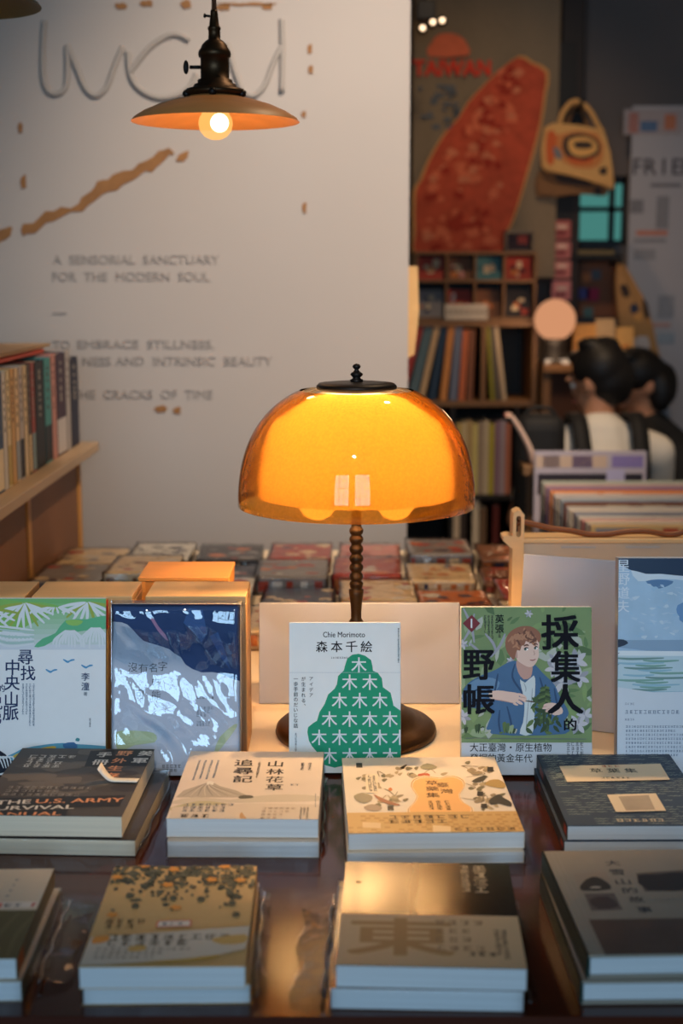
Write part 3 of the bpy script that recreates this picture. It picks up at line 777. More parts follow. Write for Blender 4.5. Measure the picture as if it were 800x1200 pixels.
# --- green mountains book, far left
def art_mount(a):
    r = random.Random(11); a.view(0, 640, 4.615); W, H = .148, .200
    bands = [(98, 168, 148), (104, 178, 134), (130, 190, 120), (150, 186, 104), (172, 188, 96)]
    top = a.P(300, 296).y
    g0 = a.P(0, 560).y
    # the printed wash runs from olive at the head to bare paper
    for k in range(10):
        f = k / 9; c = [int(p + (q - p) * f) for p, q in zip((206, 214, 224), (112, 178, 112))]
        ya = g0 + (H - g0) * (k / 10); yb = g0 + (H - g0) * ((k + 1) / 10)
        a.poly([(0, ya), (W, ya), (W, yb), (0, yb)], K(*c), raw=True)
    wt = K(214, 222, 228); ol = K(150, 170, 74)
    a.poly([(-60, 440), (-60, 296), (120, 300), (240, 306), (330, 330), (280, 360), (130, 440), (60, 470)], K(126, 180, 90), 2)
    for cx, cy, n, R in ((130, 305, 13, 150), (470, 300, 11, 130), (-60, 330, 9, 140)):
        for k in range(n):
            th = .25 + (math.pi - .5) * k / (n - 1); x1, y1 = cx + R * 1.2 * math.cos(th), cy + R * math.sin(th) * .95
            a.line([(cx + 8 * math.cos(th), cy + 4), ((cx + x1) / 2 + r.uniform(-8, 8), (cy + y1) / 2), (x1, y1)], .0024, wt if k % 4 else ol)
    a.poly([(185, 545), (230, 500), (300, 470), (355, 400), (470, 395), (600, 372), (600, 440), (500, 452), (380, 470), (300, 505), (240, 540)], K(92, 176, 132), 2)
    a.poly([(355, 402), (410, 398), (450, 406), (420, 430), (370, 425)], K(140, 190, 96), 2)
    for x0, y0, n, sp, ln in ((380, 455, 11, 13, 90), (520, 440, 10, 14, 110), (60, 460, 12, 18, 60), (300, 330, 9, 26, 44)):
        for k in range(n):
            x = x0 + (k - n / 2) * sp; dx = (k - n / 2) * 4
            a.line([(x * .35 + x0 * .65, y0), (x + dx * .5, y0 + ln * .5 + r.uniform(-6, 6)), (x + dx, y0 + ln * r.uniform(.7, 1.05))], .0017, wt)
    for k in range(7): a.line([(-40 + k * 6, 430 + k * 16), (60, 440 + k * 17), (185, 455 + k * 12)], .0018, K(170, 200, 196) if k % 2 else wt)
    bl = K(80, 150, 196)
    for x, y in ((370, 618), (468, 648), (276, 672)): a.line([(x - 28, y - 6), (x - 4, y + 8), (x + 6, y + 2)], .0016, bl); a.line([(x + 2, y + 6), (x + 18, y - 2), (x + 34, y - 4)], .0014, bl)
    tk = K(30, 48, 92)
    for ch, x, y, s_ in (('尋', 138, 600, .0165), ('找', 152, 686, .0165), ('中', 68, 655, .0175), ('央', 66, 738, .0170), ('山', 62, 826, .0165), ('脈', 58, 900, .0175), ('的', 8, 768, .0085), ('兄', -22, 850, .014), ('弟', -24, 930, .014)): a.char(ch, x, y, s_, tk, .016)
    a.fine(115, 742, 192, 985, 4, K(120, 136, 158), r, True, .4)
    a.column('李潼', 462, 706, .0108, .0098, tk, .012); a.char('著', 462, 798, .0045, GREY)
    a.fine(478, 930, 496, 985, 1, GREY, r, True, .3)
    a.poly([(40, 1135), (120, 1095), (250, 1072), (340, 1064), (420, 1070), (560, 1080), (600, 1095), (600, 1200), (-140, 1200), (-140, 1150)], K(92, 160, 190), 2)
    a.poly([(60, 1140), (130, 1108), (220, 1092), (290, 1080), (300, 1094), (200, 1112), (120, 1140)], K(196, 172, 76), 2)
    a.poly([(340, 1070), (400, 1060), (420, 1090), (360, 1100)], K(62, 110, 160), 2); a.poly([(408, 1050), (416, 1036), (432, 1042), (426, 1056)], K(70, 140, 150), 2)
    a.poly([(-140, 1100), (0, 1105), (50, 1150), (110, 1200), (-140, 1240)], K(18, 22, 40), 2)
    for k in range(5): a.line([(-60 + k * 18, 1150), (-10 + k * 20, 1140), (20 + k * 14, 1200)], .0012, wt)
    p = a.P(562, 300).x
mS1 = K(226, 230, 234, r=.4)
bk = standing('green mountain book with blue vertical title, farthest left of the standing books', 0, 1.554, .148, .200, .014, 10, art_mount, mS1, spine='R', x_left=at(127, 800, 1.572).x - .1485, spine_mat=K(206, 170, 110))
mb = MB(); mb.box((.1482, .165, .0012), (.14835, .198, .0128), K(206, 66, 48)); mb.build('spine_label', bk)

# --- blue and white book in a glossy clear bag
def art_blue(a):
    r = random.Random(12); a.view(130, 700, 4.706); W, H = .1455, .1945
    nb = K(34, 66, 118, v=.1)
    a.poly([(-40, 0), (800, 0), (800, 470), (712, 462), (660, 446), (600, 420), (560, 412), (500, 414), (450, 396), (410, 370), (385, 330), (350, 310), (320, 285), (270, 268), (215, 252), (180, 240), (150, 212), (120, 178), (90, 150), (60, 138), (-40, 130)], nb)
    a.poly([(214, 112), (238, 120), (262, 160), (300, 205), (318, 240), (300, 232), (262, 190), (236, 150)], K(176, 132, 170))
    a.poly([(400, 140), (430, 60), (505, 70), (530, 200), (500, 250), (470, 210)], K(56, 96, 156))
    a.poly([(545, 215), (590, 190), (630, 300), (660, 400), (610, 340)], K(56, 96, 156))
    tk = K(52, 58, 70)
    for ch, x, y, s_ in (('沒', 120, 385, .0105), ('有', 178, 392, .0110), ('名', 232, 388, .0100), ('字', 285, 380, .0105), ('的', 245, 465, .0080), ('可', 160, 535, .0100), ('能', 250, 540, .0105)): a.char(ch, x, y, s_, tk, -.006)
    a.fine(470, 545, 570, 562, 1, GREY, r); a.fine(470, 600, 580, 660, 3, K(130, 140, 156), r); a.fine(470, 680, 560, 712, 2, K(130, 140, 156), r)
    gl = K(186, 198, 160)
    a.poly([(25, 760), (60, 735), (200, 740), (250, 760), (240, 800), (130, 815), (40, 850)], gl, 2); a.poly([(570, 850), (600, 770), (680, 700), (695, 712), (640, 790), (580, 862)], gl, 2)
    a.row('本屋四方寶', 70, 822, 260, 822, .010, K(170, 188, 200), .02) if False else None
    a.fine(280, 920, 400, 965, 2, GREY, r)
S2 = standing('blue and grey torn-paper book standing in a crinkled clear bag', 0, 1.553, .1455, .1945, .014, 9, art_blue, K(196, 202, 216, r=.4), spine='R', x_left=at(133.5, 800, 1.572).x)
wrinkle = film_mat('crinkled_film', base=.07, rough=.03, bump=.14, scale=16, gain=1.5)
mb = MB(); W, H, T = .1455, .1945, .014
nx, ny = 44, 60; gr = []
for j in range(ny + 1):
    q = []
    for i in range(nx + 1):
        u, v = i / nx, j / ny; x = -.0028 + (W + .0056) * u; y = .0002 + (H + .0032) * v
        e = min(u, 1 - u, 1 - v) ; e = min(1, e / .04)
        s_ = min(1, max(0, (v - .58) / .35)); s_ = s_ * s_ * (3 - 2 * s_)
        z = T + .0018 + e * (.0034 * noise.noise(Vector((x * 22 + y * 9, y * 13 - x * 6, 3.1))) + .0011 * noise.noise(Vector((x * 70 + y * 30, y * 50, 1.7))) + .0014) + .0085 * s_ * e
        q.append(mb.bm.verts.new((x, y, max(T + .0006, z) if e > .02 else T * .55)))
    gr.append(q)
i0 = mb.mi(wrinkle)
for j in range(ny):
    for i in range(nx):
        f = mb.bm.faces.new([gr[j][i], gr[j][i + 1], gr[j + 1][i + 1], gr[j + 1][i]]); f.smooth = True; f.material_index = i0
mb.box((-.0028, .0002, -.0004), (W + .0028, H + .0034, -.0002), wrinkle)
mb.build('clear_bag', S2)

# --- tall wave photo book, far right
def art_wave(a):
    r = random.Random(13); a.view(700, 640, 4.615); W, H = .19, .247  # wave blues kept pale, with the glare put into their colour
    a.poly([(0, .1), (W, .1), (W, H), (0, H)], K(166, 196, 222, r=.2, v=.15), raw=True)
    a.poly([(60, 40), (900, 40), (900, 185), (462, 170), (380, 160), (330, 150), (250, 160), (180, 130), (100, 90)], K(44, 60, 84, r=.25))
    a.poly([(180, 130), (260, 150), (340, 150), (420, 158), (600, 175), (600, 200), (420, 180), (300, 180), (220, 190)], K(206, 220, 232, r=.25), 2)
    a.poly([(260, 190), (330, 180), (410, 190), (380, 215), (330, 230), (290, 212)], K(92, 128, 170, r=.25), 2)
    for k in range(70):
        x, y = 120 + r.random() ** .7 * 420, 200 + r.random() * 290; a.poly([(x, y), (x + r.uniform(14, 50), y + r.uniform(-8, 12)), (x + r.uniform(8, 40), y + r.uniform(6, 18))], K(*r.choice(((196, 214, 230), (180, 204, 226), (160, 194, 222))), r=.25), 2)
    a.poly([(425, 340), (470, 300), (700, 280), (700, 480), (470, 420), (440, 380)], K(110, 150, 196, r=.25), 2)
    a.poly([(95, 508), (900, 505), (900, 580), (300, 570), (95, 545)], K(140, 168, 196, r=.2))
    a.poly([(95, 508), (140, 505), (165, 525), (120, 545), (95, 545)], K(52, 62, 80, r=.25), 2)
    a.poly([(95, 565), (900, 572), (900, 596), (95, 592)], K(222, 232, 240, r=.25))
    a.poly([(95, 592), (900, 596), (900, 850), (95, 850)], K(186, 210, 222, r=.2))
    for k in range(16): y = 605 + k * 13; x = r.uniform(95, 330); a.line([(x, y), (x + 90, y + 5), (x + r.uniform(160, 300), y)], .0018, K(*r.choice(((126, 168, 160), (146, 186, 206), (200, 216, 226), (116, 150, 150))), r=.25))
    a.poly([(95, 760), (300, 790), (900, 780), (900, 1300), (95, 1300)], K(208, 218, 230, r=.2))
    for k, ch in enumerate('星野道夫'): a.char(ch, 138, 106 + k * 73, .0135, K(214, 224, 236), .012)
    for y in (520, 570, 630): a.char('の' if False else 'し', 106, y, .006, K(40, 60, 90))
    a.fine(146, 846, 200, 860, 1, K(120, 136, 160), r); a.fine(146, 884, 455, 908, 1, K(120, 138, 162), r, fill=.6); a.fine(146, 930, 200, 944, 1, K(120, 136, 160), r)
    a.fine(150, 965, 560, 1140, 8, K(104, 124, 150), r, fill=.3)
S5 = standing('tall blue wave photo book standing at the right edge of the table', 0, 1.556, .19, .247, .018, 7, art_wave, K(200, 214, 228, r=.22), spine='L', x_left=at(719, 780, 1.575).x, spine_mat=K(150, 160, 172))

# ------------------------------------------------------------------ flat piles
def flat_book(label, x, y, z, W, H, T, rz, shell, art=None, spine='L', spine_mat=None, group=None, c=.0005, ov=.0005, pages=None, hard=False):
    root = thing('book', label, 'book', (x, y, z), (0, 0, rz), group)
    if hard: c, ov = .0026, .0035
    mb = cover_shell(W, H, T, c, spine, shell, spine_mat)
    if art:
        a = Art(mb, root, T, (.0003, .0003, W - .0003, H - .0003)); art(a); a.done()
    mb.build('cover', root)
    page_box(W, H, T, c, ov, spine, pages).build('page_block', root)
    return root
T0 = TZ + .0003
# survival manual pile
def art_army(a):
    r = random.Random(21); a.view(0, 865, 4)
    for k in range(26):
        x, y = r.uniform(0, .148), r.uniform(0, .2); a.poly([(x + r.uniform(.01, .03) * math.cos(t), y + r.uniform(.006, .016) * math.sin(t)) for t in (0, .9, 1.8, 2.7, 3.6, 4.5, 5.4)], K(*r.choice(((66, 60, 56), (84, 78, 72), (54, 48, 46), (98, 90, 82)))), 3, raw=True)
    dk = K(34, 31, 30); wt = K(214, 208, 200); og = K(222, 150, 104)
    a.poly([(425, 60), (735, 48), (695, 130), (395, 135)], dk)
    a.poly([(-120, 285), (588, 268), (560, 320), (-140, 338)], dk); a.poly([(-160, 342), (320, 334), (300, 380), (-170, 388)], dk)
    for ch, x, y, m, s_ in (('美', 684, 72, wt, .0165), ('軍', 655, 106, wt, .0165), ('野', 585, 72, og, .0160), ('外', 560, 106, og, .0160), ('生', 540, 142, og, .0160), ('存', 522, 176, og, .0160), ('手', 490, 78, wt, .0165), ('冊', 470, 114, wt, .0165)): a.char(ch, x, y, s_, m, .03)
    a.row('THE', -22, 304, 145, 298, .0115, wt, .022); a.row('U.S. ARMY', 168, 297, 580, 290, .0115, og, .022)
    a.row('SURVIVAL', -65, 331, 350, 323, .0105, wt, .022); a.row('MANUAL', -110, 360, 290, 354, .0095, og, .022)
    a.fine(120, 80, 370, 140, 4, wt, r, fill=.6); a.fine(20, 225, 430, 275, 3, K(150, 144, 138), r, fill=.4)
mA = K(74, 68, 64)
gA = 'flat copies of the survival manual'
zt = .7905
flat_book('black survival manual lying on its shrink-wrapped copy, left end of rear row', -.362, 1.3245, TZ + .0185, .148, .200, .0220, D2R(-1.7), mA, art_army, 'L', None, 'flat books in piles', pages=PAGEB)
rb = flat_book('shrink-wrapped copy lying under the black survival manual', -.349, 1.324, T0, .148, .200, .0168, D2R(-2.6), mA, None, 'L', None, 'flat books in piles', pages=PAGEB)
wrap_sheet(.148, .2, .0168, rnd, rb, ('R', .010, .0, .19))
# curled slip on the manual
sl = thing('paper_slip', 'small curled white paper slip stuck on the black survival manual', 'paper', tuple(on(139, 915, zt + .001)), (0, 0, D2R(-4)))
mb = MB(); i = mb.mi(K(226, 220, 208)); prev = None
for k in range(13):
    u = k / 12; x = -.026 + .046 * u; z = .0006 + (.014 * max(0, .45 - u) ** 1.6 * 3.2); x += max(0, .35 - u) * .012
    row_ = [mb.bm.verts.new((x, -.0055 + z * .2, z)), mb.bm.verts.new((x + .001, .0055 + z * .5, z * 1.2))]
    if prev: f = mb.bm.faces.new([prev[0], row_[0], row_[1], prev[1]]); f.material_index = i; f.smooth = True
    prev = row_
so = mb.build('slip', sl); md = so.modifiers.new('thick', 'SOLIDIFY'); md.thickness = .0003

# mountains and flowers pile
def art_sanrin(a):
    r = random.Random(22); a.view(190, 870, 3.81)
    tk = K(44, 38, 36); g1, g2, g3 = K(176, 166, 150), K(196, 186, 168), K(150, 142, 130)
    a.poly([(60, 246), (95, 215), (140, 200), (205, 178), (225, 178), (260, 196), (330, 215), (400, 246)], g1)
    for k in range(9): a.line([(212, 180), (190 + k * 10 - 30, 200), (90 + k * 34, 240)], .0010, g2 if k % 2 else g3)
    a.poly([(200, 176), (215, 172), (232, 178), (226, 192), (212, 186), (198, 192)], K(226, 220, 206))
    a.poly([(50, 262), (150, 244), (300, 256), (420, 240), (560, 232), (700, 240), (700, 262), (400, 268), (50, 275)], g2, 2)
    a.poly([(40, 290), (160, 262), (260, 268), (340, 288), (300, 300), (40, 305)], K(186, 176, 140), 2)
    a.poly([(340, 244), (360, 236), (400, 238), (405, 248), (350, 252)], K(80, 78, 66), 2)
    a.poly([(28, 345), (45, 290), (400, 272), (700, 278), (700, 378)], K(206, 192, 174))
    a.poly([(345, 325), (355, 312), (366, 328), (376, 340), (350, 345)], K(190, 150, 104), 2)
    for k, ch in enumerate('山林花草'): a.char(ch, 506 - k * 2, 96 + k * 35, .0185, tk, .02)
    for k, ch in enumerate('追尋記'): a.char(ch, 366 - k * 3, 92 + k * 36, .0205, tk, .02)
    bl = K(112, 136, 164)
    for k, (n, x) in enumerate(((6, 240), (7, 210), (6, 180), (7, 152))): a.fine(x - 8, 80, x + 8, 160 + k * 5, 1, bl, r, True)
    a.fine(420, 90, 436, 160, 1, tk, r, True); a.fine(648, 92, 668, 125, 1, tk, r, True); a.fine(616, 92, 636, 125, 1, tk, r, True)
    a.fine(570, 186, 622, 194, 1, GREY, r); a.fine(90, 272, 330, 312, 3, GREY, r, fill=.5); a.fine(78, 320, 250, 338, 1, tk, r)
    a.fine(440, 288, 600, 345, 4, K(170, 150, 130), r, fill=.3); a.fine(610, 290, 655, 350, 3, K(120, 110, 100), r, True, .5)
    a.line([(684, 230), (684, 290)], .0006, GREY)
mB = K(218, 205, 190, v=.05)
flat_book('beige book with mountain sketch and black vertical title, lying on its wrapped copy', -.1715, 1.324, TZ + .0177, .149, .200, .0192, D2R(-.9), mB, art_sanrin, 'R', None, 'flat books in piles')
rb = flat_book('shrink-wrapped copy lying under the beige mountain-sketch book', -.170, 1.316, T0, .148, .200, .0164, D2R(-.4), mB, None, 'R', None, 'flat books in piles')
wrap_sheet(.148, .2, .0164, rnd, rb, ('R', .006, .02, .2), g=.0016)

# herbal pile
def art_herb(a):
    r = random.Random(23); a.view(400, 880, 3.478)
    br = [K(150, 134, 108), K(120, 112, 86), K(176, 158, 126)]
    for k in range(30):
        x, y = r.uniform(60, 640), r.uniform(50, 225)
        if 270 < x < 530 and y > 100: continue
        a.line([(x, y), (x + r.uniform(-30, 30), y + r.uniform(-24, 24)), (x + r.uniform(-70, 70), y + r.uniform(-36, 36))], .0011, r.choice(br))
        for j in range(4):
            lx, ly = x + r.uniform(-36, 36), y + r.uniform(-22, 22); a.poly([(lx, ly), (lx + r.uniform(8, 22), ly - 6), (lx + r.uniform(16, 34), ly + r.uniform(-6, 8)), (lx + 10, ly + 8)], r.choice(br), 2)
    a.poly([(50, 185), (85, 172), (125, 186), (120, 205), (90, 215), (62, 205)], K(150, 142, 120), 2)
    a.poly([(90, 230), (125, 218), (165, 232), (150, 246), (110, 244)], K(170, 150, 130), 2)
    a.poly([(130, 178), (170, 196), (220, 214), (240, 222), (215, 224), (160, 208)], K(164, 112, 84), 2)
    a.poly([(600, 205), (616, 190), (640, 178), (660, 192), (690, 210), (692, 228), (660, 222), (640, 216), (610, 222)], K(66, 64, 58), 2)
    a.poly([(585, 140), (600, 122), (640, 118), (668, 138), (660, 154), (625, 150)], K(176, 148, 92), 2); a.poly([(530, 125), (560, 108), (590, 102), (580, 122), (550, 130)], K(70, 66, 56), 2)
    a.poly([(312, 96), (350, 92), (360, 104), (320, 108)], K(190, 92, 60), 2); a.poly([(320, 66), (350, 52), (390, 66), (370, 76), (335, 76)], K(150, 146, 120), 2); a.poly([(190, 158), (200, 150), (208, 160), (198, 166)], K(200, 120, 70), 2)
    dk = K(52, 48, 44)
    for x, y in ((72, 60), (606, 76), (565, 176), (580, 226), (200, 234)): a.poly([(x - 12, y - 9), (x + 12, y - 9), (x + 13, y + 9), (x - 12, y + 9)], dk)
    a.poly([(98, 98), (146, 96), (150, 174), (100, 172)], K(236, 222, 196)); a.column('藥師中一', 123, 112, .0062, .0055, dk) if False else a.fine(106, 102, 144, 168, 2, dk, r, True, .7)
    lobe = [(290, 150), (300, 122), (345, 110), (400, 116), (450, 108), (490, 124), (495, 152), (476, 180), (490, 210), (524, 230), (520, 256), (470, 268), (400, 262), (330, 266), (285, 256), (278, 236), (300, 212), (312, 184)]
    cx, cy = 400, 190
    a.poly([(cx + (x - cx) * 1.1, cy + (y - cy) * 1.1) for x, y in lobe], K(246, 224, 188), 2); a.poly([(cx + (x - cx) * 1.06, cy + (y - cy) * 1.06) for x, y in lobe], K(190, 140, 84), 2); a.poly([(cx + (x - cx) * 1.03, cy + (y - cy) * 1.03) for x, y in lobe], K(246, 224, 188), 2); a.poly(lobe, K(238, 184, 118), 2)
    tk = K(84, 58, 36)
    for ch, x, y in (('臺', 412, 140), ('灣', 428, 166), ('草', 368, 132), ('藥', 370, 156), ('集', 372, 182)): a.char(ch, x, y, .0135, tk, .012)
    a.fine(352, 205, 378, 246, 1, tk, r, True); a.fine(385, 205, 412, 250, 1, tk, r, True); a.fine(420, 205, 448, 250, 1, tk, r, True)
    p, q = a.P(32, 240), a.P(715, 262)
    yb = (p.y + q.y) / 2
    a.poly([(0, 0), (.171, 0), (.171, yb), (0, yb)], K(206, 168, 108), raw=True)
    sq = [(i * .009 + (j % 2) * .0045, j * .006) for i in range(20) for j in range(8) if r.random() < .5]
    a.many([[(x, y), (x + .0055, y), (x + .0055, y + .0045), (x, y + .0045)] for x, y in sq if y + .0045 < yb], K(190, 148, 88))
    a.fine(190, 262, 550, 298, 2, K(96, 74, 48), r, fill=.6); a.poly([(372, 305), (445, 310), (446, 336), (372, 332)], K(232, 206, 160)); a.poly([(85, 292), (160, 296), (160, 318), (86, 314)], K(226, 196, 150)); a.fine(460, 310, 730, 352, 2, K(120, 92, 60), r, fill=.4)
mC = K(226, 215, 198, v=.04)
flat_book('cream herbal book with orange gourd-shaped title panel, lying on its wrapped copy', .0065, 1.304, TZ + .0125, .171, .220, .0165, D2R(1.6), mC, art_herb, 'R', None, 'flat books in piles')
rb = flat_book('shrink-wrapped copy lying under the cream herbal book', .0055, 1.299, T0, .171, .220, .0115, D2R(1.2), mC, None, 'R', None, 'flat books in piles')
wrap_sheet(.171, .22, .0115, rnd, rb, ('R', .008, .01, .215))

# dark teal poetry pile
def art_grass(a):
    r = random.Random(24); a.view(610, 870, 3.747)
    sc = K(156, 168, 160)
    for k in range(34):
        y = .006 + k * .0062; x = .006 if y > .03 else .03
        while x < .15:
            L = r.uniform(.006, .022); n = max(4, int(L / .0016)); s0 = r.random() * 6
            if r.random() < .8: a.line([(x + L * j / n, y + .0011 * math.sin(j * 2.2 + s0) * r.uniform(.4, 1.2)) for j in range(n + 1)], .00075, sc, raw=True, smooth=2)
            x += L + r.uniform(.001, .006)
    for k in range(60): x, y = r.uniform(.001, .022), r.uniform(.12, .21); a.line([(x, y), (x + .003, y + .001), (x + .006, y)], .0007, sc, raw=True, smooth=2)
    cr = K(226, 208, 176)
    a.poly([(168, 108), (612, 98), (655, 168), (204, 178)], cr); a.poly([(378, 234), (592, 228), (638, 305), (418, 310)], cr); a.poly([(428, 242), (560, 236), (590, 300), (462, 304)], K(176, 160, 136, v=.25))
    tk = K(44, 48, 44)
    for k, ch in enumerate('草葉集'): a.char(ch, 330 + k * 76, 128, .0135, tk, .014)
    a.fine(352, 104, 436, 114, 1, K(190, 100, 60), r); a.fine(350, 156, 496, 164, 1, tk, r); a.fine(420, 340, 640, 354, 1, cr, r)
mD = K(58, 72, 90, v=.12); mDs = K(24, 34, 42)
bd = flat_book('dark teal poetry book with two cream panels, lying on its copy', .2215, 1.327, TZ + .0130, .150, .211, .0150, D2R(.4), mD, art_grass, 'L', mDs, 'flat books in piles')
rb = flat_book('copy lying under the dark teal poetry book', .2185, 1.326, T0, .150, .211, .0122, D2R(.3), mD, None, 'L', mDs, 'flat books in piles')
for o_, T_ in ((bd, .015), (rb, .0122)):
    mb = MB()
    for ya, yb in ((.004, .02), (.16, .185)): mb.box((-.0001, ya, .003), (0, yb, T_ - .004), K(140, 54, 44))
    mb.build('spine_mark', o_)

# front row, left edge: green and cream book
def art_green(a):
    r = random.Random(25); a.view(0, 1000, 6)
    p = a.P(150, 400).y
    a.poly([(0, 0), (.148, 0), (.148, p), (0, p)], K(98, 88, 56), raw=True)
    for k in range(6): a.line([(.06 + k * .016, .004), (.07 + k * .014, p * .5), (.074 + k * .015, p * .95)], .003, K(110, 98, 64), raw=True)
    a.poly([(-60, 345), (268, 338), (250, 380), (-80, 388)], K(226, 214, 202)); a.fine(28, 352, 180, 378, 1, INK, r, fill=.8)
    a.poly([(225, 350), (255, 344), (238, 374), (214, 378)], K(196, 110, 96)); a.poly([(-6, 352), (22, 350), (10, 380), (-20, 384)], K(196, 110, 96))
    for x, y in ((132, 188), (108, 224), (86, 262), (64, 300)): a.fine(x - 28, y - 8, x + 26, y + 8, 1, GREY, r)
mE = K(206, 190, 168)
re_ = flat_book('cream and olive book at the left edge of the front row, topmost of its pile', -.402, 1.036, TZ + .0168, .148, .172, .0170, D2R(1.5), mE, art_green, 'R', K(126, 112, 84), 'flat books in piles')
mb = MB(); mb.box((.148, .006, .002), (.1481, .028, .015), K(196, 104, 52)); mb.build('spine_mark', re_)
rb = flat_book('wrapped copy lying under the cream and olive book', -.398, 1.034, T0, .148, .172, .0160, D2R(1.0), mE, None, 'R', K(126, 112, 84), 'flat books in piles')
wrap_sheet(.148, .172, .016, rnd, rb, ('R', .030, .02, .165), amp=.001)

# front row: ochre flowers book
def art_ochre(a):
    r = random.Random(26); a.view(80, 1000, 3.333)
    dk = [K(84, 84, 66), K(98, 96, 76), K(70, 72, 60)]; og = K(226, 150, 64)
    for cx_, cy_, w_ in ((230, 110, 26), (300, 125, 28), (330, 80, 34), (400, 96, 28), (450, 84, 30), (500, 76, 32), (560, 90, 30), (640, 110, 36), (690, 80, 30), (250, 80, 30), (265, 185, 22), (650, 170, 30)):
        a.poly([(cx_ + w_ * r.uniform(.6, 1.2) * math.cos(t * .7), cy_ + w_ * .5 * r.uniform(.5, 1.2) * math.sin(t * .7)) for t in range(9)], dk[cx_ % 3], 2)
    for k in range(330):
        x = r.uniform(170, 745); dep = 95 + 60 * math.sin(x * .014 + 2.5) ** 2; y = 45 + abs(r.gauss(0, .5)) * dep
        if y > 225: continue
        s_ = r.uniform(7, 15); t0 = r.random() * 6
        a.poly([(x + s_ * math.cos(t0), y + s_ * .6 * math.sin(t0)), (x + s_ * .6 * math.cos(t0 + 1.6), y + s_ * .5 * math.sin(t0 + 1.6)), (x - s_ * math.cos(t0), y - s_ * .6 * math.sin(t0)), (x - s_ * .6 * math.cos(t0 + 1.6), y - s_ * .5 * math.sin(t0 + 1.6))], r.choice(dk), 2)
    for x, y in ((240, 170), (262, 210), (640, 200), (655, 244), (518, 184), (630, 160), (410, 180)): a.poly([(x + 16 * math.cos(t), y + 11 * math.sin(t)) for t in (0, 1, 2.2, 3, 4.1, 5.2)], dk[0], 2)
    for x, y in ((298, 52), (412, 68), (388, 128), (560, 108), (612, 56), (672, 110), (420, 218), (190, 98), (172, 246)): a.poly([(x + (28 if j % 2 else 17) * math.cos(j * .628), y + (11 if j % 2 else 7) * math.sin(j * .628)) for j in range(10)], og, 2)
    a.fine(140, 262, 300, 300, 2, K(120, 96, 60), r)
    a.poly([(348, 270), (482, 266), (480, 292), (340, 296)], K(214, 110, 84)); a.poly([(354, 273), (476, 269), (474, 289), (347, 293)], K(226, 214, 200)); a.fine(365, 276, 460, 288, 1, GREY, r, fill=.7)
    a.poly([(88, 335), (720, 290), (690, 380), (560, 410), (300, 430), (40, 452)], K(206, 196, 180))
    a.fine(150, 322, 680, 345, 1, K(96, 84, 66), r, fill=.8); a.fine(150, 345, 500, 368, 1, K(96, 84, 66), r, fill=.8); a.fine(100, 372, 480, 420, 3, K(140, 128, 108), r, fill=.4)
    a.poly([(100, 335), (160, 330), (150, 352), (95, 360)], og, 2); a.poly([(560, 340), (690, 322), (690, 356), (600, 362)], K(206, 166, 96), 2); a.poly([(240, 370), (300, 366), (298, 386), (236, 390)], K(206, 166, 96), 2)
    a.poly([(300, 430), (460, 418), (590, 402), (560, 418), (420, 432)], K(196, 158, 72), 2)
mF = K(206, 168, 112, v=.06)
flat_book('ochre book with dark leaves and orange blossoms, front row, lying on its copy', -.2025, 1.024, TZ + .0168, .1285, .189, .0182, D2R(.6), mF, art_ochre, 'R', None, 'flat books in piles')
rb = flat_book('wrapped copy lying under the ochre blossom book', -.2010, 1.030, T0, .130, .189, .0160, D2R(1.2), mF, None, 'R', None, 'flat books in piles')
wrap_sheet(.130, .189, .016, rnd, rb, ('R', .010, .0, .189), amp=.001)

# front row: sepia book with huge pale character
def art_sepia(a):
    r = random.Random(27); a.view(350, 990, 2.7586)
    gl = lambda *c: M(c, .22, .12, 30, spec=.7, coat=.6)
    W = .147
    a.poly([(.075, .085), (W, .085), (W, .2), (.105, .2), (.085, .15)], gl(56, 42, 28), raw=True); a.poly([(.098, .085), (W, .085), (W, .2), (.125, .2), (.11, .15)], gl(40, 30, 22), raw=True)
    a.poly([(355, 130), (372, 80), (360, 52), (385, 50), (390, 120), (372, 190), (385, 225), (360, 225)], gl(120, 98, 74), 2)
    a.poly([(184, 120), (192, 116), (204, 121), (192, 126)], K(60, 44, 30), 2)
    p = a.P(350, 225).y
    a.poly([(0, 0), (W, 0), (W, p), (0, p)], K(206, 176, 138), raw=True)
    a.char('東', 330, 296, .066, K(176, 138, 92), .03, .086)
    a.fine(440, 240, 640, 350, 4, K(150, 120, 90), r, fill=.3); a.fine(632, 275, 680, 375, 2, K(64, 52, 44), r, True, .8); a.fine(545, 346, 650, 362, 1, K(64, 52, 44), r)
    a.fine(520, 66, 556, 160, 1, K(190, 170, 140), r, True); a.fine(562, 68, 612, 165, 1, K(190, 170, 140), r, True, .7)
mG = M((92, 66, 40), .22, .12, 30, spec=.7, coat=.6)
flat_book('sepia book with a huge pale character on its band, front row, on its copy', -.0045, 1.024, TZ + .0182, .147, .197, .0185, D2R(-2.5), mG, art_sepia, 'R', None, 'flat books in piles')
rb = flat_book('copy lying under the sepia book with the huge pale character', -.0085, 1.024, T0, .149, .197, .0176, D2R(-2.0), mG, None, 'R', None, 'flat books in piles')
wrap_sheet(.149, .197, .0176, rnd, rb, ('R', .012, .0, .19), amp=.0009)
sleeve = rb
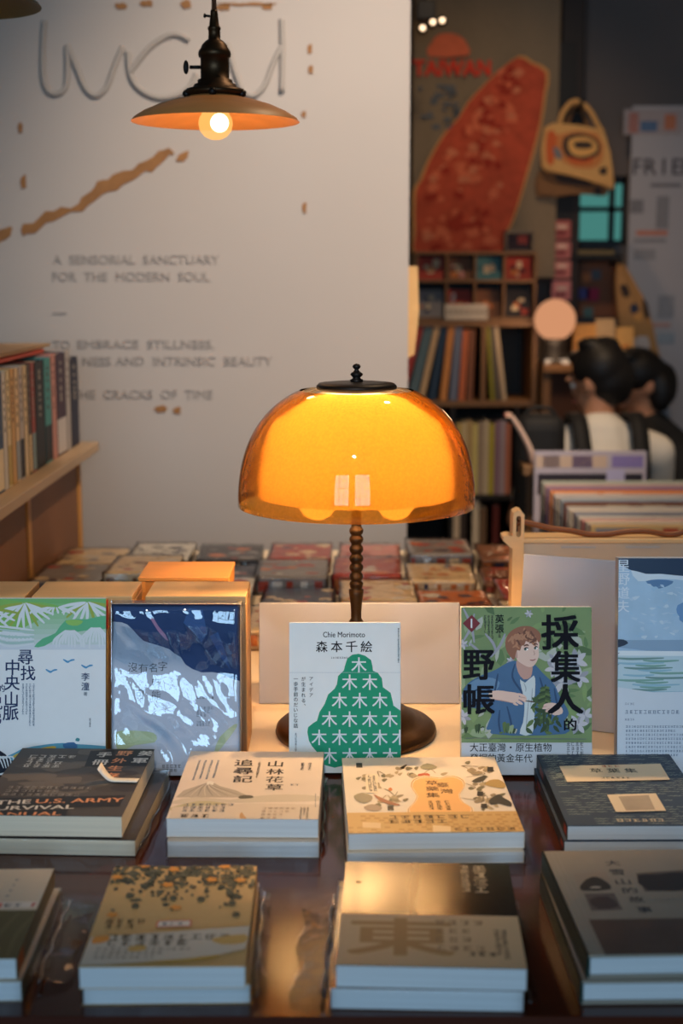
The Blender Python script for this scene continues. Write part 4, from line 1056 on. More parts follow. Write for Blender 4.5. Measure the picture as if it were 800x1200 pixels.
# spare flap of the same bag on the other side
mb = MB(); i = mb.mi(FILM); gr = []
for k in range(15):
    y = .005 + .18 * k / 14; gr.append([mb.bm.verts.new((-.0014 - .030 * b / 5 * (1 + .1 * math.sin(k)), y, max(.001, .010 * (1 - b / 5) + .003 * noise.noise(Vector((k * .9, b * 1.3, 2))) + .002))) for b in range(6)])
for k in range(14):
    for b in range(5): f = mb.bm.faces.new([gr[k][b], gr[k][b + 1], gr[k + 1][b + 1], gr[k + 1][b]]); f.material_index = i; f.smooth = True
mb.build('sleeve_flap', sleeve)
mb = MB(); mb.tube([(-.006 - .0014 * math.sin(k * 1.1), .004 + .186 * k / 16, .0065 + .0015 * math.sin(k * .8)) for k in range(17)], [.0012 + .0007 * abs(math.sin(k * 1.5)) for k in range(17)], GLINT, 8); mb.build('sleeve_glint', sleeve)  # the tube is added to catch the lamp along this flap

# front row, right: grey hardback with old photographs
def art_photo(a):
    r = random.Random(28); a.view(610, 870, 3.747); W = .155
    p = a.P(500, 775).y
    a.poly([(.014, 0), (W, 0), (W, p), (.014, p)], K(92, 74, 64, v=.2), raw=True)
    a.poly([(228, 575), (378, 570), (402, 648), (262, 655)], K(150, 136, 122)); a.poly([(262, 630), (290, 600), (330, 590), (375, 612), (395, 645), (275, 652)], K(58, 52, 48), 2); a.poly([(300, 640), (322, 632), (350, 634), (346, 640)], K(176, 164, 150), 2)
    a.poly([(278, 665), (410, 662), (448, 735), (310, 740)], K(104, 92, 86)); a.poly([(300, 690), (380, 676), (430, 720), (340, 732)], K(72, 62, 60), 2)
    a.poly([(505, 575), (720, 560), (800, 650), (545, 655)], K(96, 84, 74)); a.poly([(510, 585), (600, 580), (720, 572), (780, 640), (560, 650)], K(48, 40, 36), 2)
    tk = K(40, 42, 52)
    for k, (x, y) in enumerate(((395, 530), (415, 570), (440, 612), (470, 650), (500, 690), (535, 735))): a.char('大雪山的故事'[k], x + 8, y, .0115, tk, .006, .013)
    a.fine(560, 684, 800, 698, 1, K(150, 146, 138), r, fill=.5)
    for x in (.008, .0125): a.poly([(x, .002), (x + .0005, .002), (x + .0005, .2), (x, .2)], K(160, 150, 140), raw=True)
mH = K(150, 140, 126, v=.05); mHs = K(34, 56, 50)
flat_book('grey hardback with old photographs and dark green spine, right end of front row', .1905, 1.032, TZ + .0205, .160, .204, .0200, D2R(2.0), mH, art_photo, 'L', mHs, 'flat books in piles', hard=True)
flat_book('copy lying under the grey hardback with old photographs', .1855, 1.030, T0, .160, .204, .0198, D2R(1.0), mH, None, 'L', mHs, 'flat books in piles', hard=True)

# ------------------------------------------------------------------ stands and boards behind the standing books
m_pine = wood((222, 178, 122), 0.5, 0.18, 0, 16); m_pinev = wood((206, 160, 108), 0.55, 0.22, 2, 16)
def stand(label, pxl, pxr):
    Yf, Yb = 1.618, 1.70
    zt = at(100, 699, Yf).z; xl, xr_ = at(pxl, 700, Yf).x, at(pxr, 700, Yf).x
    t = thing('book_stand', label, 'book stand', (xl, Yf, TZ + .0003), (0, 0, 0), 'wooden book stands'); h = zt - TZ; W = xr_ - xl
    mb = MB(); mb.box((0, 0, 0), (W, .014, h - .009), m_pinev, .0008, 1); mb.build('front_board', t)
    mb = MB(); mb.box((0, 0, h - .009), (W, Yb - Yf, h), m_pine, .0012, 2); mb.build('top_board', t)
    for x in (0, W - .01):
        mb = MB(); mb.box((x, .014, 0), (x + .01, Yb - Yf, h - .009), m_pinev, .0008, 1); mb.build('side_board', t)
    return t
stand('pale wooden book stand at the left picture edge, mostly out of frame', -100, 29)
stand('pale wooden book stand behind the green mountain book', 37, 155)
stand('pale wooden book stand behind the bagged blue book', 170, 288)
# finger-jointed box
Yf = 1.80; zt = at(215, 679, Yf).z; xl, xr_ = at(163, 690, Yf).x, at(268, 690, Yf).x; h = zt - TZ; W = xr_ - xl
m_or = wood((226, 150, 70), 0.45, 0.15, 0, 16); m_or2 = wood((206, 130, 56), 0.5, 0.15, 0, 16)
t = thing('wooden_box', 'orange finger-jointed wooden box standing behind the book stands', 'box', (xl, Yf, TZ + .0003))
mb = MB(); mb.box((.0005, .0004, 0), (W - .0005, .008, h - .0034), m_or2, .0004, 1); mb.box((.0005, .092, 0), (W - .0005, .0996, h - .0034), m_or2, .0004, 1); mb.build('front_board', t)
for x in (0, W - .008):
    mb = MB(); mb.box((x + .0006, .0085, 0), (x + .0074, .0915, h - .0035), m_or2)
    for k in range(1, 10, 2):
        za = k * h / 10; mb.box((x, 0, za), (x + .008, .1, za + h / 10 - (.003 if k == 9 else 0)), m_or)
    mb.build('side_board', t)
mb = MB(); mb.box((-.001, -.001, h - .003), (W + .001, .101, h + .003), m_or, .0012, 2); mb.build('lid', t)

# white folded boards
m_card = M((158, 160, 170), 0.45, 0.02, 20)
def card(label, base, W, H, lean, rz, th=.004):
    t = thing('display_board', label, 'board', base, (0, 0, rz), 'white display boards')
    mb = MB(); mb.box((0, -th / 2, 0), (W, th / 2, H), m_card, .0012, 2, Matrix.Rotation(-D2R(lean), 4, 'X')); mb.build('panel', t)
    mb = MB(); mb.box((W * .3, -.0015, 0), (W * .7, .0015, H * .8), m_card, .0005, 1, Matrix.Translation((0, 2 * math.sin(D2R(lean)) * H * .8 + .004, 0)) @ Matrix.Rotation(D2R(lean), 4, 'X')); mb.build('strut', t)
    return t
b0 = on(301, 838, TZ); 
card('low wide white display board standing behind the lamp', (b0.x, 1.822, TZ + .0008), at(533, 770, 1.83).x - at(298, 770, 1.83).x, .134, 9, 0)
b0 = on(602, 846, TZ)
card('tall white display board leaning behind the wave photo book', (b0.x, b0.y, TZ + .0008), .23, .214, 9, D2R(-22))

# ------------------------------------------------------------------ wooden crate with a brown strap
m_ply = wood((226, 186, 134), 0.5, 0.15, 0, 14); m_ply_shaded = wood((196, 178, 156), 0.55, 0.12, 0, 10); m_slot = M((176, 176, 176), 0.4, 0.05)  # crate panels use a greyer ply, shade put into the colour
Yc = 2.02; cl = at(613, 640, Yc).x; zr = at(640, 632, Yc).z
t = thing('wooden_crate', 'pale plywood crate with slotted corner post at the right, behind the boards', 'crate', (cl, Yc, TZ + .0003))
Lc = .62; h = zr - TZ
mb = MB(); mb.box((0, .004, 0), (Lc, .012, h - .006), m_ply_shaded, .001, 1); mb.build('front_panel', t)
mb = MB(); mb.box((0, .042, 0), (Lc, .050, h - .006), m_ply_shaded, .001, 1); mb.build('back_panel', t)
mb = MB(); mb.box((-.004, 0, h - .006), (Lc, .054, h), m_ply, .001, 2); mb.build('rim', t)
mb = MB()
for k in range(6): mb.box((.055 + k * .093, .0025, h - .014), (.105 + k * .093, .0045, h - .011), m_slot)
mb.build('tenon', t)
# corner post: outline with a slot hole, seen end-on
ztop = at(605, 598, Yc).z - TZ; z1 = at(605, 607, Yc).z - TZ; z2 = at(605, 626, Yc).z - TZ
pw = .0165
outer = [(-pw, 0), (0, 0), (0, ztop - .006), (-.004, ztop - .001), (-.009, ztop), (-pw + .001, ztop - .004), (-pw, ztop - .012)]
mb = MB()
slot = [(-.0045 - .0035 + .0035 * math.cos(q), (z2 if math.sin(q) < 0 else z1) + .0035 * math.sin(q) * 1.0) for q in [2 * math.pi * (j + .5) / 20 for j in range(20)]]
bm = mb.bm; i = mb.mi(m_ply)
def ringpt(p, y): return bm.verts.new((p[0], y, p[1]))
A = [ringpt(p, -.006) for p in outer]; B = [ringpt(p, .03) for p in outer]; Cc = [ringpt(p, -.006) for p in slot]; Dd = [ringpt(p, .03) for p in slot]
for P_, Q_ in ((A, Cc), (B, Dd)):
    es = [bm.edges.new((P_[k], P_[(k + 1) % len(P_)])) for k in range(len(P_))] + [bm.edges.new((Q_[k], Q_[(k + 1) % len(Q_)])) for k in range(len(Q_))]
    bmesh.ops.triangle_fill(bm, edges=es, use_beauty=True)
for P_, Q_ in ((A, B), (Cc, Dd)):
    for k in range(len(P_)): bm.faces.new([P_[k], P_[(k + 1) % len(P_)], Q_[(k + 1) % len(Q_)], Q_[k]])
for f in bm.faces: f.material_index = i
mb.build('corner_post', t)
zt0 = at(597, 634, Yc).z - TZ
mb = MB(); mb.prism([(-.030, zt0 + .006), (-.030, zt0 + .001), (-.018, zt0 - .010), (-.0165, zt0 - .010), (-.0165, zt0 + .008), (-.026, zt0 + .008)], -.03, .006, m_ply, Matrix.Rotation(D2R(90), 4, 'X')); mb.build('rail_tab', t)
m_lea = M((134, 74, 36), 0.5, 0.2, 60, 0.1)
pts = [at(x, y, 2.035) for x, y in ((606, 613), (614, 612), (628, 615), (645, 619), (668, 622), (690, 628), (712, 626), (735, 623), (760, 623), (780, 628), (796, 625), (812, 619), (830, 622))]
zmin = zr + .0045
P = smooth_pts([(p.x, p.y, max(p.z, zmin)) for p in pts], 5, False)
mb = MB(); mb.tube(P, .0042, m_lea, 12); tag(mb.build('leather_cord'), 'brown leather cord lying along the rim of the plywood crate', 'cord')
# ------------------------------------------------------------------ plastic packs on the back of the cream table
packfilm = film_mat('pack_film', base=.03, rough=.07, bump=1.0, scale=34, gain=1.0)
PC = {'red': (176, 66, 48), 'cream': (222, 196, 156), 'orange': (206, 120, 62), 'grey': (140, 134, 132), 'navy': (54, 60, 84), 'pink': (206, 138, 126), 'brown': (128, 84, 56), 'white': (220, 214, 204), 'teal': (84, 128, 128), 'black': (46, 42, 42)}
def pack(label, x, y, W, H, T, c1, c2, rz, seed, z=TZ):
    r = random.Random(seed)
    t = thing('picture_pack', label, 'pack', (x, y, z + .0004), (0, 0, rz), 'plastic-wrapped packs behind the lamp')
    mb = MB(); m1, m2 = K(*PC[c1], v=.15), K(*PC[c2], v=.15)
    mb.box((0, 0, 0), (W, H, T), m1, .0015, 1)
    z = T + .0002
    for k in range(18):
        cx, cy = r.uniform(.1, .9) * W, r.uniform(.1, .9) * H; R = r.uniform(.005, .017)
        m = (m2, m1, K(*PC[r.choice(('cream', 'navy', 'orange', 'red', 'white'))]))[k % 3]
        z += .00003; n = r.choice((4, 7, 8))
        vs = []
        for j in range(n):
            a_ = j * 6.283 / n + seed; q = (min(W - .002, max(.002, cx + R * math.cos(a_) * r.uniform(.8, 1.5))), min(H - .002, max(.002, cy + R * math.sin(a_) * r.uniform(.7, 1.2))), z); vs.append(mb.bm.verts.new(q))
        try: f = mb.bm.faces.new(vs); f.material_index = mb.mi(m)
        except ValueError: pass
    # coloured print also on the front edge
    for k in range(5): mb.box((W * (k + .15) / 5, -.0003, T * .2), (W * (k + r.uniform(.4, .9)) / 5, .0002, T * .8), (m2, K(*PC[r.choice(('cream', 'navy', 'orange', 'white'))]))[k % 2])
    mb.build('printed_cover', t)
    wrap_sheet(W, H, T + .001, r, t, None, packfilm, .002, amp=.0022)
    return t
rows = [  # y, x0, pack width, list of (colour, second colour)
 (2.10, [('navy', 'cream'), ('teal', 'cream'), ('red', 'navy'), ('cream', 'orange'), ('red', 'white'), ('grey', 'red'), ('cream', 'red'), ('brown', 'cream'), ('navy', 'orange')]),
 (2.29, [('cream', 'teal'), ('brown', 'orange'), ('white', 'red'), ('navy', 'cream'), ('cream', 'red'), ('orange', 'navy'), ('red', 'cream'), ('pink', 'cream'), ('grey', 'orange')]),
 (2.48, [('grey', 'cream'), ('cream', 'brown'), ('navy', 'white'), ('grey', 'red'), ('red', 'orange'), ('cream', 'orange'), ('brown', 'red'), ('red', 'brown'), ('cream', 'navy')]),
 (2.67, [('cream', 'grey'), ('white', 'grey'), ('black', 'grey'), ('red', 'cream'), ('pink', 'red'), ('grey', 'red'), ('brown', 'orange'), ('red', 'pink'), ('orange', 'cream')])]
rn = ['front', 'second', 'third', 'rear']
ordn = ['leftmost', 'second from the left', 'third from the left', 'fourth from the left', 'fifth from the left', 'sixth from the left', 'third from the right', 'second from the right', 'rightmost']
for j, (y, cols) in enumerate(rows):
    r = random.Random(40 + j); xw = .128; x0 = (-.555, -.545, -.56, -.55)[j]
    for k, (c1, c2) in enumerate(cols):
        pack('%s and %s wrapped pack, %s in the %s row behind the lamp' % (c1, c2, ordn[k], rn[j]), x0 + k * (xw + .008), y + r.uniform(-.004, .008), xw - r.uniform(0, .012), .165, r.uniform(.012, .040), c1, c2, r.uniform(-.03, .03), 100 * j + k)

# ------------------------------------------------------------------ bookcase at the left
XB = -.57
m_brn = M((128, 84, 52), 0.6, 0.12, 8); m_post = wood((196, 136, 66), 0.5, 0.2, 2, 16); m_shf = wood((176, 146, 112), 0.45, 0.2, 1, 14)
bb = on_x(93, 520, XB); ZS = bb.z
t = thing('bookcase', 'brown bookcase with plank shelf top at the left edge before the lettered wall', 'bookcase', (-.75, 2.6, 0))
L = lambda x, y, z: (x + .75, y - 2.6, z)
mb = MB(); mb.box(L(-.85, 2.15, ZS - .020), L(-.535, 3.12, ZS), m_shf, .002); mb.build('shelf_board', t)
mb = MB(); mb.box(L(-.85, 1.70, ZS - .034), L(-.525, 2.146, ZS - .014), m_shf, .002); mb.build('shelf_board', t)
xe = -.578
for ya, yb in ((1.72, 2.57), (2.60, 3.08)):
    mb = MB(); mb.box(L(-.84, ya, 0), L(xe, yb, ZS - .0345), m_brn, .001, 1); mb.build('side_panel', t)
for ya in (2.572, 3.082):
    mb = MB(); mb.box(L(-.84, ya, 0), L(xe + .004, ya + .026, ZS - .0345), m_post, .001, 1); mb.build('post', t)
seq = [ # right px, left px, top py, spine colour, band colour or None (lower part), label
 (93, 84, 417, (32, 36, 54), None, 'dark navy book standing at the far right end of the left shelf'),
 (83.5, 78.5, 409, (166, 156, 148), None, 'pale grey book second from the far end of the left shelf'),
 (78, 67.5, 412, (62, 40, 56), (196, 186, 178), 'dark purple book with white lower spine on the left shelf'),
 (67, 61.5, 414, (188, 130, 116), None, 'salmon pink book beside the purple one on the left shelf'),
 (61, 53.5, 418, (70, 142, 138), (30, 30, 32), 'book with teal upper and black lower spine on the left shelf'),
 (53, 42.5, 421, (26, 26, 28), None, 'thick black book beside the teal-spined one on the left shelf'),
 (42, 37.5, 424, (150, 66, 54), (120, 140, 140), 'dark red book beside the thick black one on the left shelf'),
 (37, 33.5, 425, (90, 70, 58), (206, 176, 130), 'narrow brown book left of the dark red one on the shelf'),
 (33, 28.5, 427, (216, 190, 148), None, 'cream book left of the narrow brown one on the left shelf'),
 (28, 23.5, 428, (188, 176, 166), (40, 38, 40), 'pale grey book with black foot band on the left shelf'),
 (23, 18.5, 430, (222, 190, 144), (150, 156, 160), 'sand-coloured book with grey lower spine on the left shelf'),
 (18, 13.5, 431, (206, 160, 100), None, 'tan orange book toward the near end of the left shelf'),
 (13, 8.5, 433, (218, 196, 150), (188, 160, 90), 'yellowish cream book toward the near end of the left shelf'),
 (8, 3.5, 435, (206, 198, 186), None, 'off-white book second from the left picture edge on shelf'),
 (3, -6, 434, (58, 80, 108), (226, 206, 170), 'blue book with cream foot band at the left picture edge'),
 (-7, -20, 436, (120, 60, 50), None, 'red-brown book nearest the viewer on the left shelf, out of frame')]
for pr, pl, py, c, c2, lab in seq[:15]:
    ya, yb = on_x(pl, 500, XB).y, on_x(pr, 500, XB).y
    zt = on_x(pr, py, XB).z; H = zt - ZS; T = max(.006, abs(yb - ya) - .0008); W = min(.155, H * .72)
    root = thing('book', lab, 'book', (XB, ya, ZS + .0003), (0, 0, 0), 'books on the left shelf')
    mb = MB(); m = K(*c, v=.1); cc = .0012
    mb.box((-W, 0, 0), (0, cc, H), m); mb.box((-W, T - cc, 0), (0, T, H), m); mb.box((-.0015, 0, 0), (0, T, H), m, .0004, 1)
    if c2: mb.box((-.001, .0003, .004), (.0002, T - .0003, H * .36), K(*c2))
    r = random.Random(int(pr * 10))
    ik = K(*((150, 140, 126) if sum(c) < 330 else (70, 60, 56)))
    zz = H * .92
    while zz > H * .5:
        q = r.uniform(.004, .009); mb.box((-.001, T * .40, zz - q), (.0003, T * .60, zz), ik); zz -= q + r.uniform(.001, .012)
    mb.build('cover', root)
    mb = MB(); mb.box((-W + .003, cc + .0002, .003), (-.0017, T - cc - .0002, H - .003), M((222, 208, 184), .75, .08, 60)); mb.build('page_block', root)
ztop = ZS + max(on_x(pr, py, XB).z - ZS for pr, pl, py, c, c2, lab in seq[:15]) + .0008
for dz, T, x0, x1, ya, yb, c, lab in ((0, .008, -.74, -.595, 2.42, 2.86, (196, 74, 48), 'thin red picture book lying flat on top of the left shelf row'), (.0088, .006, -.75, -.60, 2.45, 2.95, (190, 150, 106), 'tan thin book lying flat on the red one above the left shelf row')):
    o = thing('book', lab, 'book', (x0, ya, ztop + dz), (0, 0, 0), 'books on the left shelf')
    W, D = x1 - x0, yb - ya; mb = MB(); m = K(*c, v=.1); mb.box((0, 0, 0), (W, D, .001), m); mb.box((0, 0, T - .001), (W, D, T), m); mb.box((W - .001, 0, 0), (W, D, T), m); mb.build('cover', o)
    mb = MB(); mb.box((.002, .002, .0012), (W - .0012, D - .002, T - .0012), M((222, 208, 184), .75, .08, 60)); mb.build('page_block', o)
# ------------------------------------------------------------------ magazine bin in the middle distance
m_bin = wood((150, 112, 76), 0.5, 0.2, 0, 12)
xm0 = .53; tb = thing('magazine_bin', 'long wooden browsing bin holding upright magazines at the right', 'bin', (xm0, 2.96, 0))
mb = MB(); mb.box((-.03, -.03, .50), (.62, 1.0, .53), m_bin, .003); mb.build('bottom_board', tb)
for a, b in (((-.03, -.03, .53), (-.012, 1.0, .60)), ((.60, -.03, .53), (.62, 1.0, .60)), ((-.012, -.03, .53), (.60, -.012, .60)), ((-.012, .98, .53), (.60, 1.0, .60))):
    mb = MB(); mb.box(a, b, m_bin, .002); mb.build('side_board', tb)
for xx in (-.02, .57):
    for yy in (-.02, .95):
        mb = MB(); mb.box((xx, yy, 0), (xx + .04, yy + .04, .50), m_bin, .003); mb.build('leg', tb)
mc = [((226, 190, 130), 'cream and orange', (196, 90, 60)), ((216, 200, 176), 'ivory', (196, 160, 70)), ((206, 128, 124), 'rose pink', (46, 46, 56)), ((214, 206, 190), 'white and yellow', (222, 176, 70)), ((150, 150, 158), 'grey', (90, 70, 66)), ((220, 204, 182), 'cream with red masthead', (176, 56, 60)), ((206, 196, 180), 'pale beige', (150, 60, 50)), ((130, 86, 66), 'brown', (216, 196, 160)), ((156, 166, 172), 'pale blue grey', (60, 70, 90)), ((222, 210, 190), 'off-white', (206, 120, 60)), ((190, 176, 170), 'greyish pink', (120, 80, 90)), ((226, 140, 76), 'orange', (240, 220, 190)), ((136, 106, 140), 'mauve', (216, 196, 190)), ((196, 160, 150), 'dusty rose', (90, 110, 80)), ((170, 176, 160), 'sage grey', (216, 206, 190))]
y = 2.975
for k in range(15):
    c, nm, c2 = mc[k]; r = random.Random(60 + k)
    T = r.uniform(.018, .03); py = 618 - (618 - 566) * (k / 14); 
    H = at(720, py, y).z - .5305 + r.uniform(-.004, .004); W = r.uniform(.50, .585)
    root = thing('magazine', '%s magazine upright in the wooden bin, number %s from the front' % (nm, ('one', 'two', 'three', 'four', 'five', 'six', 'seven', 'eight', 'nine', 'ten', 'eleven', 'twelve', 'thirteen', 'fourteen', 'fifteen')[k]), 'magazine', (xm0, y, .5320), (D2R(-3), 0, 0), 'magazines in the wooden bin')
    mb = MB(); m = K(*c, v=.12); m2 = K(*c2, v=.1)
    cc = .0015
    mb.box((0, 0, 0), (W, cc, H), m); mb.box((0, T - cc, 0), (W, T, H), m); mb.box((0, 0, 0), (cc, T, H), K(*((146, 112, 150), (120, 122, 134), (176, 150, 140), (92, 88, 96), (140, 84, 74), (206, 194, 180))[k % 6]))
    xx = .012
    while xx < W - .05:
        L = r.uniform(.03, .11); mb.box((xx, -.0004, H - r.uniform(.03, .05)), (min(W - .01, xx + L), 0, H - .006), r.choice((m2, m2, K(*mc[(k + 4) % 15][0]), m))); xx += L + r.uniform(.005, .05)
    mb.build('cover', root)
    mb = MB(); mb.box((cc + .0005, cc + .0003, .003), (W - .003, T - cc - .0003, H - .002), M((226, 214, 196), .7, .06, 60)); mb.build('page_block', root)
    y += T + r.uniform(.022, .034)
# taller display magazine at the far end of the bin
p0 = at(624, 560, 3.92); zt = at(690, 528, 3.92).z
root = thing('magazine', 'tall purple-headed magazine standing upright at the far end of the wooden bin', 'magazine', (p0.x, 3.885, .5316), (D2R(-2), 0, 0), 'magazines in the wooden bin')
H = zt - .5305; W = at(755, 540, 3.92).x - p0.x
mb = MB(); m = K(176, 166, 176); mb.box((0, 0, 0), (W, .002, H), m); mb.box((0, .016, 0), (W, .018, H), m); mb.box((0, 0, 0), (.002, .018, H), m)
for xa, xb, c in ((.0, .20, (196, 170, 150)), (.21, .30, (132, 118, 170)), (.10, .16, (120, 100, 150)), (.02, .07, (110, 96, 140))): mb.box((xa + .004, -.0004, H - .045), (min(W, xb), 0, H - .012), K(*c))
mb.box((0.01, -.0004, H - .12), (W - .01, 0, H - .062), K(48, 42, 50)); mb.box((.2, -.0006, H - .09), (.25, -.0002, H - .05), K(176, 170, 200))
mb.build('cover', root)
mb = MB(); mb.box((.003, .0022, .003), (W - .003, .0158, H - .002), M((226, 214, 196), .7, .06, 60)); mb.build('page_block', root)
# second bin further right
xq = 1.19
tb = thing('magazine_bin', 'second browsing bin beyond the first, at the right picture edge', 'bin', (xq, 3.35, 0))
mb = MB(); mb.box((-.03, -.03, .50), (.5, .55, .53), m_bin, .003); mb.build('bottom_board', tb)
for xx in (-.02, .45):
    for yy in (-.02, .50):
        mb = MB(); mb.box((xx, yy, 0), (xx + .04, yy + .04, .50), m_bin, .003); mb.build('leg', tb)
for k, (c, nm, py) in enumerate((((60, 120, 84), 'green-edged', 573), ((170, 126, 90), 'tan', 566), ((120, 60, 56), 'dark red', 560), ((90, 90, 96), 'charcoal', 553), ((196, 150, 90), 'amber', 548))):
    yy = 3.36 + k * .10; H = at(775, py, yy).z - .5305
    root = thing('magazine', '%s magazine standing in the far bin at the right picture edge' % nm, 'magazine', (xq, yy, .5318), (D2R(-3), 0, 0), 'magazines in the far bin')
    mb = MB(); m = K(*c, v=.15); mb.box((0, 0, 0), (.3, .002, H), m); mb.box((0, .02, 0), (.3, .022, H), m); mb.box((0, 0, 0), (.002, .022, H), m); mb.box((.02, -.0004, H - .05), (.2, 0, H - .01), K(206, 186, 160)); mb.build('cover', root)
    mb = MB(); mb.box((.003, .0022, .003), (.297, .0198, H - .002), M((226, 214, 196), .7, .06, 60)); mb.build('page_block', root)

# ------------------------------------------------------------------ back shelves
YS = 5.45
m_oak = wood((124, 90, 58), 0.55, 0.2, 0, 10); m_oakv = wood((124, 90, 58), 0.55, 0.2, 2, 10); m_bk = M((26, 23, 22), 0.6, 0.15, 10)
X = lambda px, Y=YS: at(px, 450, Y).x
Z = lambda py, Y=YS: at(550, py, Y).z
xl, xrr = X(440), X(626)
t = thing('bookshelf', 'wooden and black bookshelf behind the lamp below the island map', 'bookshelf', (xl, YS, 0)); ox = xl
def B(x0, x1, y0, y1, z0, z1): return (x0 - ox, y0 - YS, z0), (x1 - ox, y1 - YS, z1)
zA, zB, zC = Z(376), Z(470), Z(580)
for z0, z1, m, nm in ((zA - .022, zA, m_oak, 'shelf_board'), (zB - .022, zB, m_oak, 'shelf_board'), (zC - .022, zC, m_bk, 'shelf_board'), (Z(660), Z(655), m_bk, 'shelf_board')):
    mb = MB(); mb.box(*B(xl, xrr, YS, 5.78, z0, z1), m, .002, 1); mb.build(nm, t)
for pa, za, zb_, m in ((563, zB, zA - .022, m_oakv), (623, 0, zA - .022, m_oakv)):
    mb = MB(); mb.box(*B(X(pa), X(pa) + .018, YS, 5.78, za, zb_), m, .002, 1); mb.build('divider', t)
for pa in (528, 604):
    mb = MB(); mb.box(*B(X(pa), X(pa) + .018, YS, 5.78, 0.0, zB - .022), m_bk, .002, 1); mb.build('divider', t)
mb = MB(); mb.box(*B(xl, xrr, 5.78, 5.79, 0, zA), m_bk); mb.build('back_panel', t)
mb = MB(); mb.box(*B(xl, xl + .018, YS, 5.78, 0, zA - .022), m_oakv, .002, 1); mb.build('divider', t)
def shelf_book(label, px, z, W, H, D, c, tilt, grp, band=None, Y=YS, x=None):
    root = thing('book', label, 'book', (X(px) if x is None else x, Y + .012, z + .0006), (0, D2R(tilt), 0), grp)
    mb = MB(); m = K(*c, v=.12); cc = .0016
    mb.box((0, 0, 0), (cc, D, H), m); mb.box((W - cc, 0, 0), (W, D, H), m); mb.box((0, 0, 0), (W, .002, H), m, .0005, 1)
    if band: mb.box((.001, -.0004, H * .62), (W - .001, .001, H * .86), K(*band))
    mb.build('cover', root)
    mb = MB(); mb.box((cc + .0003, .0022, .003), (W - cc - .0003, D - .003, H - .003), M((216, 200, 176), .75, .08, 60)); mb.build('page_block', root)
sb = [(471, .034, .295, (168, 66, 58), 15, 'tall red book leaning right at the left end of the black-backed shelf'), (485, .036, .29, (92, 112, 118), 13, 'tall slate blue book leaning right beside the red one'), (500, .022, .29, (206, 172, 130), 12, 'tan book leaning right after the slate blue one'), (509, .030, .28, (46, 64, 84), 9, 'dark blue book leaning right after the tan one'), (521, .026, .285, (206, 138, 78), 6, 'orange book leaning slightly right on the black-backed shelf'), (531, .030, .28, (112, 120, 140), 4, 'blue grey book beside the orange one on the back shelf'), (542, .024, .27, (196, 110, 72), 3, 'rust orange book near the shelf divider'), (551.5, .024, .27, (130, 84, 60), 1.5, 'brown book against the shelf divider')]
xk = X(463); prev = None
for px, W, H, c, tl, lab in sb:
    tn = math.tan(D2R(tl))
    if prev: xk += prev[0] / math.cos(D2R(prev[2])) + max(0, prev[1] * (math.tan(D2R(prev[2])) - tn)) * .9 + .001
    shelf_book(lab, px, zB + W * math.sin(D2R(tl)), W, H, .22, c, tl, 'tall books on the back shelf', None, YS, xk); prev = (W, H, tl)
xk = X(563) + .0185 + .285 * math.sin(D2R(4.5)); 
for W, c, tl, lab in ((.016, (138, 134, 56), -4.5, 'olive green book leaning left against the shelf divider'), (.014, (112, 104, 96), -6, 'grey book leaning left beside the olive one'), (.016, (196, 176, 146), -7.5, 'cream book leaning left, last in the right shelf bay')):
    shelf_book(lab, 0, zB, W, .285, .22, c, tl, 'tall books on the back shelf', None, YS, xk); xk += W + .285 * .027
low = [((206, 176, 100), 'mustard'), ((216, 196, 150), 'cream'), ((190, 160, 110), 'tan'), ((222, 206, 130), 'pale yellow'), ((170, 150, 130), 'taupe'), ((206, 190, 160), 'beige'), ((190, 176, 70), 'olive yellow'), ((150, 120, 140), 'purple'), ((176, 160, 170), 'lilac grey'), ((190, 120, 96), 'terracotta')]
for k, (c, nm) in enumerate(low): shelf_book('%s book in the lower row of the back bookshelf' % nm, 535.5 + k * 6.5, zC, .0195, .275 + .006 * (k % 3), .22, c, 0, 'books in the lower row of the back shelf', None)
zD = Z(655)
for k, (px, c, nm, H) in enumerate(((533, (196, 176, 150), 'ivory spined', .22), (541, (60, 50, 46), 'dark brown', .21), (556, (206, 190, 166), 'broad off-white', .23), (565, (110, 86, 66), 'mid brown', .2), (580, (90, 40, 38), 'wine red', .21))): shelf_book('%s book on the bottom shelf of the back bookshelf' % nm, px, zD, .026, H, .2, c, 0, 'books on the bottom back shelf')

# pigeonhole rack of picture cards on top of the shelf
xr0, xr1 = X(486), X(626); z0 = zA; zr = [Z(372), Z(333), Z(298)]
t = thing('card_rack', 'small wooden pigeonhole rack of cards under the red island map', 'rack', (xr0, YS + .02, zA + .0005))
L2 = lambda a, b: ((a[0] - xr0, a[1], a[2] - zA), (b[0] - xr0, b[1], b[2] - zA))
for zz in (zA + .001, Z(331), Z(298)):
    mb = MB(); mb.box(*L2((xr0, 0, zz), (xr1, .13, zz + .010)), m_oak, .001, 1); mb.build('rack_board', t)
colx = [X(p) for p in (486, 521, 554, 588, 624)]
for xx in colx:
    mb = MB(); mb.box(*L2((xx, 0, zA + .011), (xx + .008, .13, Z(298))), m_oakv, .001, 1); mb.build('rack_divider', t)
mb = MB(); mb.box(*L2((xr0, .13, zA), (xr1, .135, Z(298) + .01)), m_bk); mb.build('back_panel', t)
cn = [('red', 'cream'), ('brown', 'pink'), ('teal', 'cream'), ('red', 'black'), ('grey', 'navy'), ('red', 'white'), ('brown', 'orange'), ('black', 'red')]
